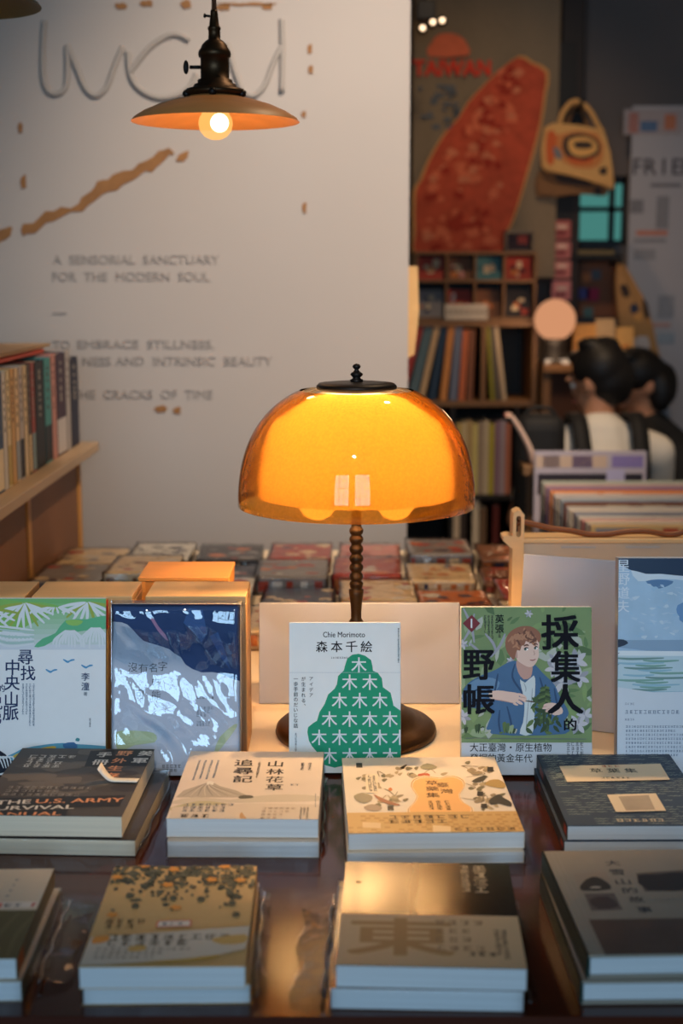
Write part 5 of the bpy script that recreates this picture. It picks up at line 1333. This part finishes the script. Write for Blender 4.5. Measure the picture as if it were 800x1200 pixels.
for j, zb_ in enumerate((Z(331) + .0105, zA + .0115)):
    for k in range(4):
        c1, c2 = cn[j * 4 + k]; w_ = colx[k + 1] - colx[k] - .018; h_ = (.085 if j == 0 else .105)
        o = thing('postcard', '%s and %s picture card in the %s row of the pigeonhole rack, %s' % (c1, c2, ('upper', 'lower')[j], ('first bay', 'second bay', 'third bay', 'last bay')[k]), 'postcard', (colx[k] + .013, YS + .07, zb_), (D2R(-8), 0, 0), 'cards in the pigeonhole rack')
        mb = MB(); mb.box((0, 0, 0), (w_, .004, h_), K(*PC[c1], v=.2)); r = random.Random(j * 7 + k)
        for q in range(5): xa, za = r.uniform(.005, w_ - .035), r.uniform(.008, h_ - .035); mb.box((xa, -.0006 - q * .0001, za), (xa + r.uniform(.01, .03), 0, za + r.uniform(.01, .03)), K(*PC[(c2, 'cream', 'orange')[q % 3]]))
        mb.build('card', o)
# white tray of cards standing before the rack, and a wooden box above it
xa, xb = X(519), X(571)
t = thing('card_tray', 'white perforated tray standing on the shelf before the card rack', 'tray', (xa, YS - .0, zA + .0008))
mb = MB(); wx = xb - xa; mw = K(196, 186, 172, v=.12)
for a, b in (((0, 0, 0), (wx, .006, .062)), ((0, .0, 0), (.005, .016, .062)), ((wx - .005, 0, 0), (wx, .016, .062)), ((0, 0, 0), (wx, .016, .005))): mb.box(a, b, mw, .0008, 1)
for k in range(8): mb.box((.012 + k * wx / 8.6, -.0006, .02), (.012 + k * wx / 8.6 + .009, 0, .045), K(130, 120, 110))
mb.build('tray', t)
xa, xb = X(590), X(623); zt0 = Z(298) + .0105; zt1 = Z(270)
t = thing('display_case', 'small grey open case with picture cards standing atop the card rack', 'case', (xa, YS + .03, zt0))
mb = MB(); mg = M((120, 108, 96), .6, .1, 20); wx, hx = xb - xa, zt1 - zt0
for a, b in (((0, 0, 0), (.006, .09, hx)), ((wx - .006, 0, 0), (wx, .09, hx)), ((0, 0, hx - .008), (wx, .09, hx)), ((0, .085, 0), (wx, .09, hx)), ((0, 0, 0), (wx, .09, .005))): mb.box(a, b, mg, .0008, 1)
mb.build('case', t)
mb = MB(); mb.box((.012, .03, .006), (wx - .012, .034, hx - .014), K(60, 40, 40)); mb.box((.05, .029, .03), (wx - .02, .03, .06), K(166, 70, 56)); mb.build('picture', t)

# hanging cloth with the red island
YP = 5.68
xa, xb, za, zb_ = at(484, 100, YP).x, at(655, 100, YP).x, at(500, 325, YP).z, 2.62
t = thing('wall_hanging', 'grey cloth hanging printed with a big red island map', 'wall hanging', (xa, YP, za))
ml = M((132, 116, 96), .9, .18, 120, .3); mr = M((186, 78, 54), .9, .45, 26, .2); mo = M((206, 150, 92), .9, .15, 60)
mb = MB(); i = mb.mi(ml); nx, nz = 20, 40; gr = [[mb.bm.verts.new(((xb - xa) * u / nx, .006 * math.sin(u * .9 + v * .1), (zb_ - za) * v / nz)) for u in range(nx + 1)] for v in range(nz + 1)]
for v in range(nz):
    for u in range(nx): f = mb.bm.faces.new([gr[v][u], gr[v][u + 1], gr[v + 1][u + 1], gr[v + 1][u]]); f.material_index = i; f.smooth = True
cloth = [mb]
def print_on(pts, m, dy, sm=2, k=2.2222, x0=440, y0=0):
    P = smooth_pts([at(x0 + x / k, y0 + y / k, YP) for x, y in pts], sm) if sm else [at(x0 + x / k, y0 + y / k, YP) for x, y in pts]
    f = mb.bm.faces.new([mb.bm.verts.new((min(xb - xa, max(0, p.x - xa)), dy, max(.004, p.z - za))) for p in P]); f.material_index = mb.mi(m)
isl = [(370, 150), (402, 166), (442, 190), (436, 250), (426, 320), (406, 400), (386, 470), (366, 540), (347, 590), (334, 612), (326, 668), (250, 674), (110, 668), (104, 610), (104, 500), (120, 470), (140, 420), (180, 350), (215, 310), (240, 270), (280, 225), (322, 185)]
cx, cy = 270, 420
print_on([(cx + (x - cx) * 1.05, cy + (y - cy) * 1.02) for x, y in isl], mo, -.009)
print_on(isl, mr, -.0095)
r = random.Random(9); mr2 = M((214, 110, 78), .9, .2, 60)
mr3 = M((160, 52, 36), .9, .3, 40); mr4 = M((206, 120, 88), .9, .3, 40)
for k in range(130):
    y = r.uniform(185, 655); xm = 395 - (y - 160) * .17 if y > 250 else 385; xl_ = max(115, 325 - (y - 180) * .66); x = r.uniform(xl_ + 12, xm - 14); R = r.uniform(5, 20)
    print_on([(x + R * math.cos(t) * r.uniform(.5, 1.3), y + R * .8 * math.sin(t) * r.uniform(.5, 1.3)) for t in (0, .9, 1.8, 2.7, 3.6, 4.5, 5.4)], (mr2, mr3, mr3, mr4, mr2)[k % 5], -.0098 - k * 1.5e-5, 0)
print_on([(136, 148), (240, 146), (238, 118), (226, 100), (200, 88), (165, 90), (145, 112)], mr2, -.0091)
for k in range(26):
    x, y = r.uniform(108, 230), r.uniform(215, 330)
    if x > 330 - (y - 180) * .62 - 30: continue
    print_on([(x, y), (x + r.uniform(8, 26), y), (x + r.uniform(8, 26), y + 10), (x, y + 8)], M((92, 100, 110), .9, .1, 60), -.009 - k * 1e-5, 0)
p = at(440 + 198 / 2.2222, 178 / 2.2222, YP)
glyph_into(mb, 'TAIWAN', Matrix.Translation((p.x - xa, -.0120, p.z - za)) @ Matrix.Rotation(D2R(90), 4, 'X'), M((214, 64, 46), .9, .1, 60), .05, 0, (.30, .060))
mb.build('printed_cloth', t)
mb = MB(); mb.tube([(-.02, .0, zb_ - za), (xb - xa + .02, 0, zb_ - za)], .012, m_oak); mb.build('hanging_rod', t)

# small spotlights on a black bracket
p = at(497, 18, 5.3)
t = thing('spotlight_cluster', 'black bracket with small lit spotlights at the top beside the wall edge', 'light', (p.x, 5.3, p.z))
mb = MB(); mb.box((-.03, -.03, -.02), (.04, .03, .05), m_blk, .006); mb.tube([(0, 0, .05), (0, 0, 3.0 - p.z)], .008, m_blk); mb.build('bracket', t)
for x, y in ((495, 33), (507, 26), (518, 24)):
    q = at(x, y, 5.26); mb = MB(); mb.ball((q.x - p.x, -.045, q.z - p.z), .008, emit((255, 214, 170), 3.0, 'spot_bulb'), 16, 12); hb = mb.build('bulb', t)
    mb = MB(); mb.lathe([(.010, -.018), (.018, .0), (.016, .03), (0, .034)], m_blk, 20, (0, 0, 0), Matrix.Translation((q.x - p.x, -.03, q.z - p.z)) @ Matrix.Rotation(D2R(-90), 4, 'X')); mb.build('spot_housing', t)

# vertical strip of pink cards on the post
for k, (pa, pb, c, nm) in enumerate(((258, 280, (176, 96, 90), 'topmost'), (283, 303, (190, 112, 108), 'second'), (306, 326, (206, 124, 116), 'third'), (329, 352, (214, 132, 128), 'lowest'))):
    a, b = at(646, pb, 5.705), at(669, pa, 5.705)
    o = thing('postcard', 'pinkish picture card pinned in the strip beside the post, %s of four' % nm, 'postcard', (a.x, 5.705, a.z), (0, 0, 0), 'pink cards beside the post')
    mb = MB(); mb.box((0, 0, 0), (b.x - a.x, .004, b.z - a.z), K(*c, v=.2), .0008, 1); mb.box((.01, -.0006, .015), (b.x - a.x - .02, 0, .03), K(120, 50, 54)); mb.box((.02, -.0008, .04), (b.x - a.x - .015, 0, .055), K(226, 190, 170)); mb.build('card', o)
a, b = at(644, 356, 5.712), at(671, 246, 5.712)
t = thing('card_strip', 'dark hanging strip holding the pink cards beside the post', 'card strip', (a.x, 5.712, a.z)); mb = MB(); mb.box((0, 0, 0), (b.x - a.x, .006, 1.0), m_bk, .001, 1); mb.build('strip', t)

# wooden counter with globe lamp, goods and board
YC = 5.34
Xc = lambda px: at(px, 430, YC).x
zc0 = at(650, 427, YC).z
t = thing('counter', 'wooden counter behind the seated people carrying the globe lamp', 'counter', (Xc(637), YC, 0))
wx = Xc(748) - Xc(637)
mb = MB(); mb.box((0, 0, zc0 - .03), (wx, .30, zc0), m_oak, .002, 1); mb.build('top_board', t)
mb = MB(); mb.box((0, .02, 0), (.03, .30, zc0 - .03), m_oakv, .002, 1); mb.build('side_panel', t)
mb = MB(); mb.box((wx - .03, .02, 0), (wx, .30, zc0 - .03), m_oakv, .002, 1); mb.build('side_panel', t)
mb = MB(); mb.box((.03, .06, 0), (wx - .03, .08, zc0 - .03), M((84, 54, 40), .7, .15, 8), .001, 1); mb.build('front_panel', t)
pg = at(650, 375, YC + .055); rg = 24 / FPX * 5.4
t = thing('globe_lamp', 'small globe table lamp glowing peach on the wooden counter', 'lamp', (pg.x, YC + .055, zc0 + .0005))
mb = MB(); hz = pg.z - zc0; mb.lathe([(0, 0), (.05, 0), (.052, .006), (.046, .012), (.042, hz - rg - .02), (.045, hz - rg + .008), (0, hz - rg + .01)], m_bk, 40); mb.build('base', t)
mb = MB(); mb.ball((0, 0, hz), rg, emit((255, 178, 130), 0.48, 'peach_globe'), 40, 28); mb.build('globe', t)
l = light('globe_bulb', 'POINT', (0, 0, 0), 2.0, (1.0, 0.62, 0.36), .07); l.parent = t; l.location = (-.02, -.13, hz)
# pale books lying beside the globe lamp
t = thing('book', 'pale grey book lying on the counter under the globe lamp', 'book', (Xc(639), YC + .01, zc0 + .0005), (0, 0, 0))
mb = cover_shell(.09, .05, .018, .001, 'L', K(150, 156, 164)); mb.build('cover', t); page_box(.09, .05, .018, .001, .001, 'L').build('page_block', t)
# goods boxes
gx = [(672, 404, 700, 380, (206, 150, 84), 'orange-brown paper bag on the counter above the seated person', (70, 80, 90)), (698, 404, 722, 374, (190, 160, 120), 'beige paper bag on the counter, middle of three', (150, 90, 60)), (722, 404, 744, 384, (206, 160, 96), 'tan paper bag on the counter beside the hanging tote', (196, 120, 50))]
for x0, y0_, x1, y1_, c, lab, c2 in gx:
    a, b = at(x0, 427, YC + .12), at(x1, y1_, YC + .12); W = b.x - a.x; H = b.z - zc0
    o = thing('paper_bag', lab, 'bag', (a.x, YC + .12, zc0 + .0005), (0, 0, 0), 'paper bags on the counter')
    mb = MB(); mb.box((0, 0, 0), (W, .07, H), K(*c, v=.2), .004, 2)
    for v in mb.bm.verts:
        if v.co.z > H * .7: v.co.y = .035 + (v.co.y - .035) * .35
    mb.build('bag', o)
    mb = MB(); mb.ball((W * .5, .006, H * .4), W * .28, K(*c2), 16, 10, (1, .05, .7)); mb.build('printed_mark', o)
# brown sticker board below the window
a, b = at(672, 372, 5.878), at(727, 306, 5.878)
t = thing('notice_board', 'brown board with stickers under the teal window', 'board', (a.x, 5.878, a.z))
mb = MB(); mb.box((0, 0, 0), (b.x - a.x, .02, b.z - a.z), wood((122, 72, 42), .6, .2, 2, 10), .002, 1); mb.build('board', t)
for x, y, s_, c in ((684, 344, .022, (96, 90, 150)), (694, 345, .026, (170, 40, 76)), (687, 325, .018, (190, 110, 60)), (698, 322, .02, (84, 92, 100)), (689, 366, .02, (80, 110, 110))):
    p = at(x, y, 5.878); mb = MB(); mb.box((p.x - a.x - s_, -.002, p.z - a.z - s_), (p.x - a.x + s_, 0, p.z - a.z + s_), K(*c), .0008, 1); mb.build('sticker', t)
# shelf strip between window and board
a, b = at(671, 304, 5.7), at(729, 288, 5.7)
t = thing('wall_shelf', 'dark narrow wall shelf right under the teal window', 'shelf', (a.x, 5.7, a.z)); mb = MB(); mb.box((0, 0, 0), (b.x - a.x, .2, .02), m_bk, .002, 1); mb.box((0, .18, .02), (b.x - a.x, .2, b.z - a.z), m_bk); mb.build('shelf_board', t)
mb = MB(); mb.box((.02, .0, .02), (b.x - a.x - .03, .012, .036), K(120, 104, 70)); mb.build('edge_strip', t)

# tote bags
def tote(label, outline, Y, cm, prints, th=.02, handle=None):
    P0 = [at(x, y, Y) for x, y in outline]; o0 = P0[0]
    t = thing('tote_bag', label, 'bag', (o0.x, Y, o0.z), (0, 0, 0), 'hanging tote bags')
    mb = MB(); pts = smooth_pts([(p.x - o0.x, p.z - o0.z) for p in [Vector(q) for q in P0]] if False else [(p.x - o0.x, p.z - o0.z, 0) for p in P0], 2)
    mb.prism([(p.x, p.y) for p in pts], 0, th, cm, Matrix.Rotation(D2R(90), 4, 'X'))
    bmesh.ops.bevel(mb.bm, geom=[e for e in mb.bm.edges if abs(e.verts[0].co.y - e.verts[1].co.y) < 1e-6], offset=th * .3, segments=2, affect='EDGES')
    k = 0
    for pp, m in prints:
        k += 1; q = smooth_pts([(at(x, y, Y - th).x - o0.x, at(x, y, Y - th).z - o0.z, 0) for x, y in pp], 2)
        f = mb.bm.faces.new([mb.bm.verts.new((v.x, -th - .0008 - k * .0004, v.y)) for v in q]); f.material_index = mb.mi(m)
    mb.build('bag_body', t)
    if handle:
        hp = smooth_pts([(at(x, y, Y).x - o0.x, -th * .5, at(x, y, Y).z - o0.z) for x, y in handle], 4, False)
        mb = MB(); mb.tube(hp, .010, cm, 8); mb.build('handle', t)
    return t
cv = M((216, 166, 104), .9, .12, 60, .2); cvd = M((128, 92, 62), .9, .15, 60, .2)
og_, bk_, gy_ = K(206, 96, 44), K(60, 46, 38), K(120, 120, 124)
tote('cream tote bag with orange oval print hanging by its handles, front one', [(637, 150), (660, 146), (690, 150), (708, 158), (716, 200), (717, 222), (702, 216), (668, 206), (648, 202), (634, 196)], 5.62, cv,
     [([(641, 155), (652, 158), (648, 192), (640, 188)], og_), ([(652, 158), (700, 156), (706, 186), (690, 198), (660, 190)], K(206, 130, 70)), ([(660, 162), (680, 156), (700, 164), (702, 180), (684, 188), (662, 182)], bk_), ([(666, 164), (684, 160), (698, 167), (698, 178), (682, 184), (668, 179)], K(226, 170, 96)), ([(672, 167), (690, 166), (694, 173), (676, 174)], bk_), ([(664, 184), (684, 188), (694, 184), (692, 191), (672, 192)], og_), ([(648, 172), (656, 176), (658, 186), (650, 184)], gy_), ([(702, 198), (710, 196), (710, 204), (703, 204)], bk_)], .03,
     [(654, 150), (658, 134), (668, 121), (678, 120), (690, 130), (700, 148), (706, 156)])
tote('brown tote bag hanging behind the cream one, lower', [(630, 200), (660, 204), (700, 214), (712, 218), (708, 230), (690, 228), (650, 228), (628, 230)], 5.67, cvd, [([(652, 204), (690, 212), (692, 218), (656, 214)], bk_), ([(696, 220), (704, 220), (704, 228), (697, 228)], bk_)], .03, [(648, 204), (662, 150), (677, 122), (690, 160), (700, 216)])
q = at(677, 124, 5.66); mb = MB(); mb.tube([(q.x, 5.722, q.z - .012), (q.x, 5.58, q.z - .012), (q.x, 5.57, q.z + .01)], .008, m_blk); tag(mb.build('coat_hook'), 'black hook on the dark post carrying the tote bags', 'hook')
tote('tall beige patterned cloth bag hanging beside the paper banner', [(722, 308), (730, 312), (744, 336), (758, 362), (766, 400), (776, 440), (776, 462), (752, 450), (730, 420), (724, 380), (720, 340)], 5.70, M((176, 132, 84), .9, .15, 60, .2), [([(726, 335), (734, 334), (738, 346), (730, 348)], bk_), ([(738, 358), (746, 356), (748, 368), (740, 368)], K(54, 58, 76)), ([(742, 368), (752, 366), (752, 376), (744, 376)], K(206, 150, 84)), ([(740, 398), (758, 394), (760, 412), (744, 414)], K(190, 180, 176)), ([(752, 350), (758, 356), (760, 372), (755, 370)], bk_)], .04)
q = at(724, 309, 5.70); mb = MB(); mb.tube([(q.x, 5.905, q.z), (q.x, 5.675, q.z), (q.x, 5.665, q.z + .02)], .008, m_blk); tag(mb.build('wall_hook'), 'black wall hook holding the tall beige patterned bag', 'hook')
# cord and beige cloth at the wall edge
a, b = at(479, 420, 3.26), at(494, 312, 3.26); a.x = xr + .0005
t = thing('cloth_strip', 'narrow beige cloth strip hanging at the edge of the lettered wall', 'cloth', (a.x, 3.26, a.z)); mb = MB(); hh = b.z - a.z
mb.prism([(0, 0), (.016, .01), (.026, hh * .5), (.022, hh), (0, hh), (0, hh * .5)], 0, .012, M((196, 156, 104), .9, .15, 50, .2), Matrix.Rotation(D2R(90), 4, 'X')); mb.build('cloth', t)

# white paper banner at the right
YB = 5.78
a, b = at(727, 560, YB), at(860, 124, YB)
t = thing('banner', 'tall white paper banner with black heading at the right picture edge', 'banner', (a.x, YB, 0), (0, 0, 0))
mb = MB(); Hb = b.z; Wb = b.x - a.x; mb.box((0, 0, .06), (Wb, .004, Hb), M((176, 172, 176), .6, .03, 10))
kk = 0
def bp(x, y): p = at(x, y, YB); return p.x - a.x, p.z
for x0, y0_, x1, y1_, c in ((730, 158, 800, 128, (168, 156, 156)), (736, 156, 748, 132, (176, 120, 110)), (750, 154, 770, 142, (90, 116, 150)), (778, 152, 792, 134, (190, 120, 90)), (738, 234, 754, 250, (130, 128, 132)), (768, 230, 784, 268, (140, 138, 142)), (745, 270, 782, 276, (196, 130, 110)), (742, 280, 780, 284, (140, 138, 142)), (742, 292, 768, 304, (150, 148, 152)), (770, 346, 790, 372, (150, 150, 156)), (762, 378, 785, 383, (190, 150, 140)), (770, 390, 790, 402, (150, 160, 170)), (774, 428, 784, 440, (196, 100, 110)), (770, 458, 786, 470, (90, 160, 160)), (764, 446, 776, 456, (220, 160, 70))):
    (xa, za), (xb_, zb2) = bp(x0, max(y0_, y1_)), bp(x1, min(y0_, y1_)); kk += 1; mb.box((xa, -.0008 - kk * .0002, za), (xb_, .001, zb2), K(*c, v=.15))
p = bp(742, 202)
for k, ch in enumerate('FRIEND'): glyph_into(mb, ch, Matrix.Translation((p[0] + .015 + k * .052, -.0012 - k * .0001, p[1] + .022)) @ Matrix.Rotation(D2R(90), 4, 'X'), K(64, 60, 64), .01, 0, (None, .062))
p = bp(762, 218); mb.box((p[0], -.001, p[1] - .004), (p[0] + .12, 0, p[1] + .010), K(120, 118, 122))
mb.build('sheet', t)
mb = MB(); mb.box((-.01, -.04, 0), (Wb + .01, .05, .06), m_blk, .004); mb.build('base', t)
mb = MB(); mb.tube([(Wb / 2, .02, .05), (Wb / 2, .02, Hb)], .008, m_blk); mb.build('pole', t)

# ------------------------------------------------------------------ people
def blob_mesh(name, chains, m, voxel=.012, parent=None, iters=4):
    """one continuous skin grown over chains of (point, radius[, scale])"""
    bm = bmesh.new()
    for ch in chains:
        for (p0, r0), (p1, r1) in zip(ch, ch[1:]) if len(ch) > 1 else []:
            p0, p1 = Vector(p0), Vector(p1); n = max(2, int((p1 - p0).length / (min(r0, r1) * .35)))
            for k in range(n + 1):
                u = k / n; bmesh.ops.create_icosphere(bm, subdivisions=2, radius=r0 + (r1 - r0) * u, matrix=Matrix.Translation(p0.lerp(p1, u)))
        if len(ch) == 1:
            (p, r, sc) = ch[0]; bmesh.ops.create_icosphere(bm, subdivisions=3, radius=r, matrix=Matrix.Translation(p) @ Matrix.Diagonal((*sc, 1)))
    me = bpy.data.meshes.new(name); bm.to_mesh(me); bm.free()
    o = bpy.data.objects.new(name, me); COL.objects.link(o)
    md = o.modifiers.new('r', 'REMESH'); md.mode = 'VOXEL'; md.voxel_size = voxel; md.use_smooth_shade = True
    ms = o.modifiers.new('s', 'SMOOTH'); ms.factor = .5; ms.iterations = iters
    dg = bpy.context.evaluated_depsgraph_get(); ev = o.evaluated_get(dg)
    me2 = bpy.data.meshes.new_from_object(ev); o.modifiers.clear(); o.data = me2; me2.name = name
    me2.materials.clear(); me2.materials.append(m)
    for p in me2.polygons: p.use_smooth = True
    if parent is not None: o.parent = parent
    return o
m_skin = M((196, 138, 104), .55, .06, 30); m_hair = M((20, 16, 15), .55, .3, 80, .4); m_white = M((226, 218, 206), .85, .04, 30); m_trs = M((46, 46, 54), .85, .1, 40)
def seated(label, base, rz, shirt, hair_long=False, head_turn=0, head_tilt=0, shoulder=.185, lean=.06, hz=.36):
    """figure sitting on a low stool, facing local +Y; base = floor point under the hips"""
    t = thing('person', label, 'person', base, (0, 0, rz), 'people reading')
    hip = Vector((0, 0, hz)); ch_ = Vector((0, lean * .5, hz + .27)); sh = Vector((0, lean, hz + .43)); nk = Vector((0, lean + .02, hz + .50)); hd = Vector((0, lean + .035, hz + .615))
    ht = Matrix.Translation(hd) @ Matrix.Rotation(D2R(head_turn), 4, 'Z') @ Matrix.Rotation(D2R(head_tilt), 4, 'X')
    H = lambda x, y, z: ht @ Vector((x, y, z))
    body = [[(hip, .12), (ch_, .125), (sh, .085), (nk, .052), (hd - Vector((0, .01, .04)), .055)]]
    legs, arms, shirtc = [], [], [[(hip + Vector((0, 0, -.02)), .132), (ch_, .138), (sh + Vector((0, 0, .005)), .097)]]
    for s in (-1, 1):
        a0 = sh + Vector((s * shoulder * .55, 0, -.02)); a1 = sh + Vector((s * shoulder, 0, -.045)); el = Vector((s * (shoulder + .05), lean + .10, hz + .16)); wr = Vector((s * .10, lean + .30, hz + .22)); 
        kn = Vector((s * .13, .36, hz + .06)); an = Vector((s * .12, .30, .07)); toe = Vector((s * .13, .45, .04))
        body.append([(sh, .07), (a0, .062), (a1, .055), (el, .042), (wr, .030)])
        body.append([(hip + Vector((s * .07, .02, -.01)), .095), (kn, .062), (an, .042), (toe, .034)])
        pal = wr + Vector((-s * .02, .05, .01)); body.append([(wr, .028), (pal, .030)])
        for f in range(4):
            q = pal + Vector((-s * .01, .012, .028 - f * .018)); body.append([(pal, .018), (q + Vector((0, .03, 0)), .0095), (q + Vector((-s * .028, .045 - abs(f - 1.3) * .006, -.004)), .0085)])
        body.append([(wr + Vector((0, .02, .012)), .014), (wr + Vector((-s * .004, .05, .046)), .010), (wr + Vector((-s * .014, .072, .052)), .009)])
        shirtc.append([(sh, .085), (a0, .075), (a1, .068), (a1.lerp(el, .62), .058)])
        legs.append([(hip + Vector((s * .05, 0, -.01)), .112), (hip + Vector((s * .07, .04, -.01)), .106), (kn, .073), (an + Vector((0, 0, .03)), .055)])
    # head: skull, jaw, nose, ears, brow
    for c, r_, sc in (((0, .0, .02), .078, (.95, 1.16, 1.12)), ((0, .03, -.045), .056, (.95, 1.05, 1.0)), ((0, .092, -.012), .016, (.8, 1.0, 1.2)), ((-.076, -.005, -.005), .026, (.4, .8, 1.25)), ((.076, -.005, -.005), .026, (.4, .8, 1.25)), ((0, .074, -.048), .018, (1.3, .7, .6)), ((0, .07, .022), .03, (1.6, .6, .5))):
        body.append([(H(*c), r_, sc)])
    blob_mesh('body', body, m_skin, .0085, t, 3)
    blob_mesh('shirt', shirtc, shirt, .011, t, 5); blob_mesh('trousers', legs, m_trs, .011, t, 4)
    hc = [[(H(0, -.018, .045), .092, (.98, 1.08, 1.0))], [(H(0, -.045, .0), .080, (1.02, .85, 1.0))], [(H(0, -.05, -.03), .066, (.98, .7, .9))], [(H(.0, .035, .088), .048, (1.2, 1.0, .5))], [(H(-.03, -.02, .12), .04, (1.2, 1.2, .6))], [(H(.03, -.03, .115), .045, (1.1, 1.2, .6))]]
    if hair_long: hc += [[(H(0, -.07, -.06), .06, (1.1, .7, 1.3))], [(H(.06, -.03, -.05), .05, (.7, .9, 1.5))], [(H(-.06, -.03, -.05), .05, (.7, .9, 1.5))]]
    blob_mesh('hair', hc, m_hair, .009, t, 3)
    for s in (-1, 1):
        mb = MB(); c = H(s * .029, .076, .004); mb.ball(c, .0098, K(206, 200, 194), 14, 10); mb.ball(H(s * .029, .0832, .004), .0048, K(40, 26, 20), 12, 8); mb.build('eye', t)
    mb = MB(); mb.ball(H(0, .088, -.048), .016, K(168, 92, 82), 16, 10, (1.2, .35, .4)); mb.build('lips', t)
    # stool under the hips
    st = thing('stool', 'low wooden stool under the %s' % ('person in the white shirt' if shirt is m_white else 'person in dark clothes'), 'stool', (base[0], base[1], 0), (0, 0, rz), 'low stools'); st.scale = (1, 1, (hz - .152) / .208)
    mb = MB(); mb.lathe([(0, .180), (.15, .180), (.155, .187), (.155, .201), (.15, .208), (0, .208)], m_oak, 40); mb.build('seat', st)
    for a_ in (45, 135, 225, 315):
        mb = MB(); mb.tube([(.10 * math.cos(D2R(a_)), .10 * math.sin(D2R(a_)), .185), (.125 * math.cos(D2R(a_)), .125 * math.sin(D2R(a_)), 0)], .014, m_oakv, 10); mb.build('leg', st)
    return t, ht, sh, ch_
pb = at(705, 520, 4.55)
p1, ht1, sh1, cc1 = seated('person with short black hair in a white shirt, seen from behind, head turned left', (pb.x, 4.50, 0), D2R(6), m_white, False, 42, -14)
# backpack straps and bag of the person in white
bag = thing('backpack', 'black backpack worn by the person in the white shirt', 'bag', (pb.x, 4.50, 0), (0, 0, D2R(6)))
m_bag = M((22, 21, 22), .7, .2, 50, .2)
back_y = lambda z: (.06 * (z - .36) / .43) - .145
for s in (1, -1):
    pts = [Vector((s * .085, .12, .70)), Vector((s * .090, .07, .86)), Vector((s * .095, -.03, .865)), Vector((s * .092, -.095, .76)), Vector((s * .085, -.125, .64))]
    mb = MB(); Pp = smooth_pts(pts, 5, False); i = mb.mi(m_bag); prev = None
    for k, p in enumerate(Pp):
        tdir = (Pp[min(k + 1, len(Pp) - 1)] - Pp[max(k - 1, 0)]).normalized(); nrm = Vector((1, 0, 0)).cross(tdir)
        q = [mb.bm.verts.new(p + Vector((dx, 0, 0)) + nrm * dn) for dx, dn in ((-.026, -.005), (.026, -.005), (.026, .007), (-.026, .007))]
        if prev:
            for j in range(4): f = mb.bm.faces.new([prev[j], prev[(j + 1) % 4], q[(j + 1) % 4], q[j]]); f.material_index = i; f.smooth = True
        prev = q
    mb.build('strap', bag)
mb = MB(); mb.box((-.14, -.27, .44), (.14, -.15, .66), m_bag, .04, 4); mb.build('bag_body', bag)
mb = MB(); mb.tube(smooth_pts([(-.05, -.17, .655), (-.045, -.165, .70), (0, -.16, .715), (.045, -.165, .70), (.05, -.17, .655)], 4, False), .007, M((96, 92, 90), .7, .1, 40), 10); mb.build('top_handle', bag)
pb = at(772, 520, 4.85)
p2, ht2, sh2, cc2 = seated('person in dark clothes with dark hair bending forward behind the white-shirted one', (1.36, 5.04, 0), D2R(75), M((30, 30, 32), .8, .15, 30), True, 20, -40, .185, .26, .31)
mb = MB(); mb.ball(ht2 @ Vector((-.02, -.02, .135)), .016, K(206, 170, 120), 16, 12); mb.build('hair_tie', p2)
# black shoulder bag at the left of the seated person, propped on the bin's far end
p = at(632, 507, 4.25)
t = thing('shoulder_bag', 'rounded black bag standing left of the person in the white shirt', 'bag', (p.x, 4.25, 0))
top = at(632, 484, 4.25).z
mb = MB(); mb.box((-.075, -.06, .42), (.075, .06, top), m_bag, .045, 4); mb.build('bag_body', t)
mb = MB(); mb.tube(smooth_pts([(-.06, 0, top - .03), (-.03, 0, top + .012), (.03, 0, top + .012), (.06, 0, top - .03)], 4, False), .006, m_bag, 8); mb.build('handle', t)
st = thing('stool', 'low stool carrying the rounded black bag behind the magazines', 'stool', (p.x, 4.25, 0), (0, 0, 0), 'low stools')
mb = MB(); mb.lathe([(0, .385), (.14, .385), (.145, .39), (.145, .412), (.14, .419), (0, .419)], m_oak, 40); mb.build('seat', st)
for a_ in (45, 135, 225, 315):
    mb = MB(); mb.tube([(.10 * math.cos(D2R(a_)), .10 * math.sin(D2R(a_)), .39), (.12 * math.cos(D2R(a_)), .12 * math.sin(D2R(a_)), 0)], .013, m_oakv, 10); mb.build('leg', st)
# open magazine with curled pages held left of the bag
a, b = at(600, 545, 3.99), at(614, 488, 3.99)
t = thing('open_magazine', 'pale open magazine with curling pages standing left of the black bag', 'magazine', (a.x, 3.99, a.z), (0, 0, 0))
mb = MB(); hh = b.z - a.z
P = smooth_pts([(.055, 0, 0), (.040, 0, hh * .35), (.010, 0, hh * .75), (-.014, 0, hh), (-.022, 0, hh * .98)], 4, False)
i = mb.mi(K(214, 180, 160)); i2 = mb.mi(K(150, 70, 66)); prev = None
for k, q in enumerate(P):
    e = [mb.bm.verts.new((q.x + dx, q.y + dy, q.z)) for dx, dy in ((0, 0), (.016, -.01), (.02, .09), (.004, .10))]
    if prev:
        for j in range(4): f = mb.bm.faces.new([prev[j], prev[(j + 1) % 4], e[(j + 1) % 4], e[j]]); f.material_index = i if j != 3 else i2; f.smooth = True
    else: mb.bm.faces.new(e)
    prev = e
mb.bm.faces.new(prev); mb.build('pages', t)
mb = MB(); mb.box((.03, -.01, -.03), (.085, .10, 0), m_oak, .003, 1); mb.box((.05, .05, -a.z), (.07, .07, -.03), m_oakv); mb.box((.0, -.01, -a.z), (.09, .10, -a.z + .02), m_oak, .004, 1)
o = mb.build('magazine_stand'); o.location = (a.x, 3.99, a.z); tag(o, 'slim wooden stand under the pale open magazine', 'stand')
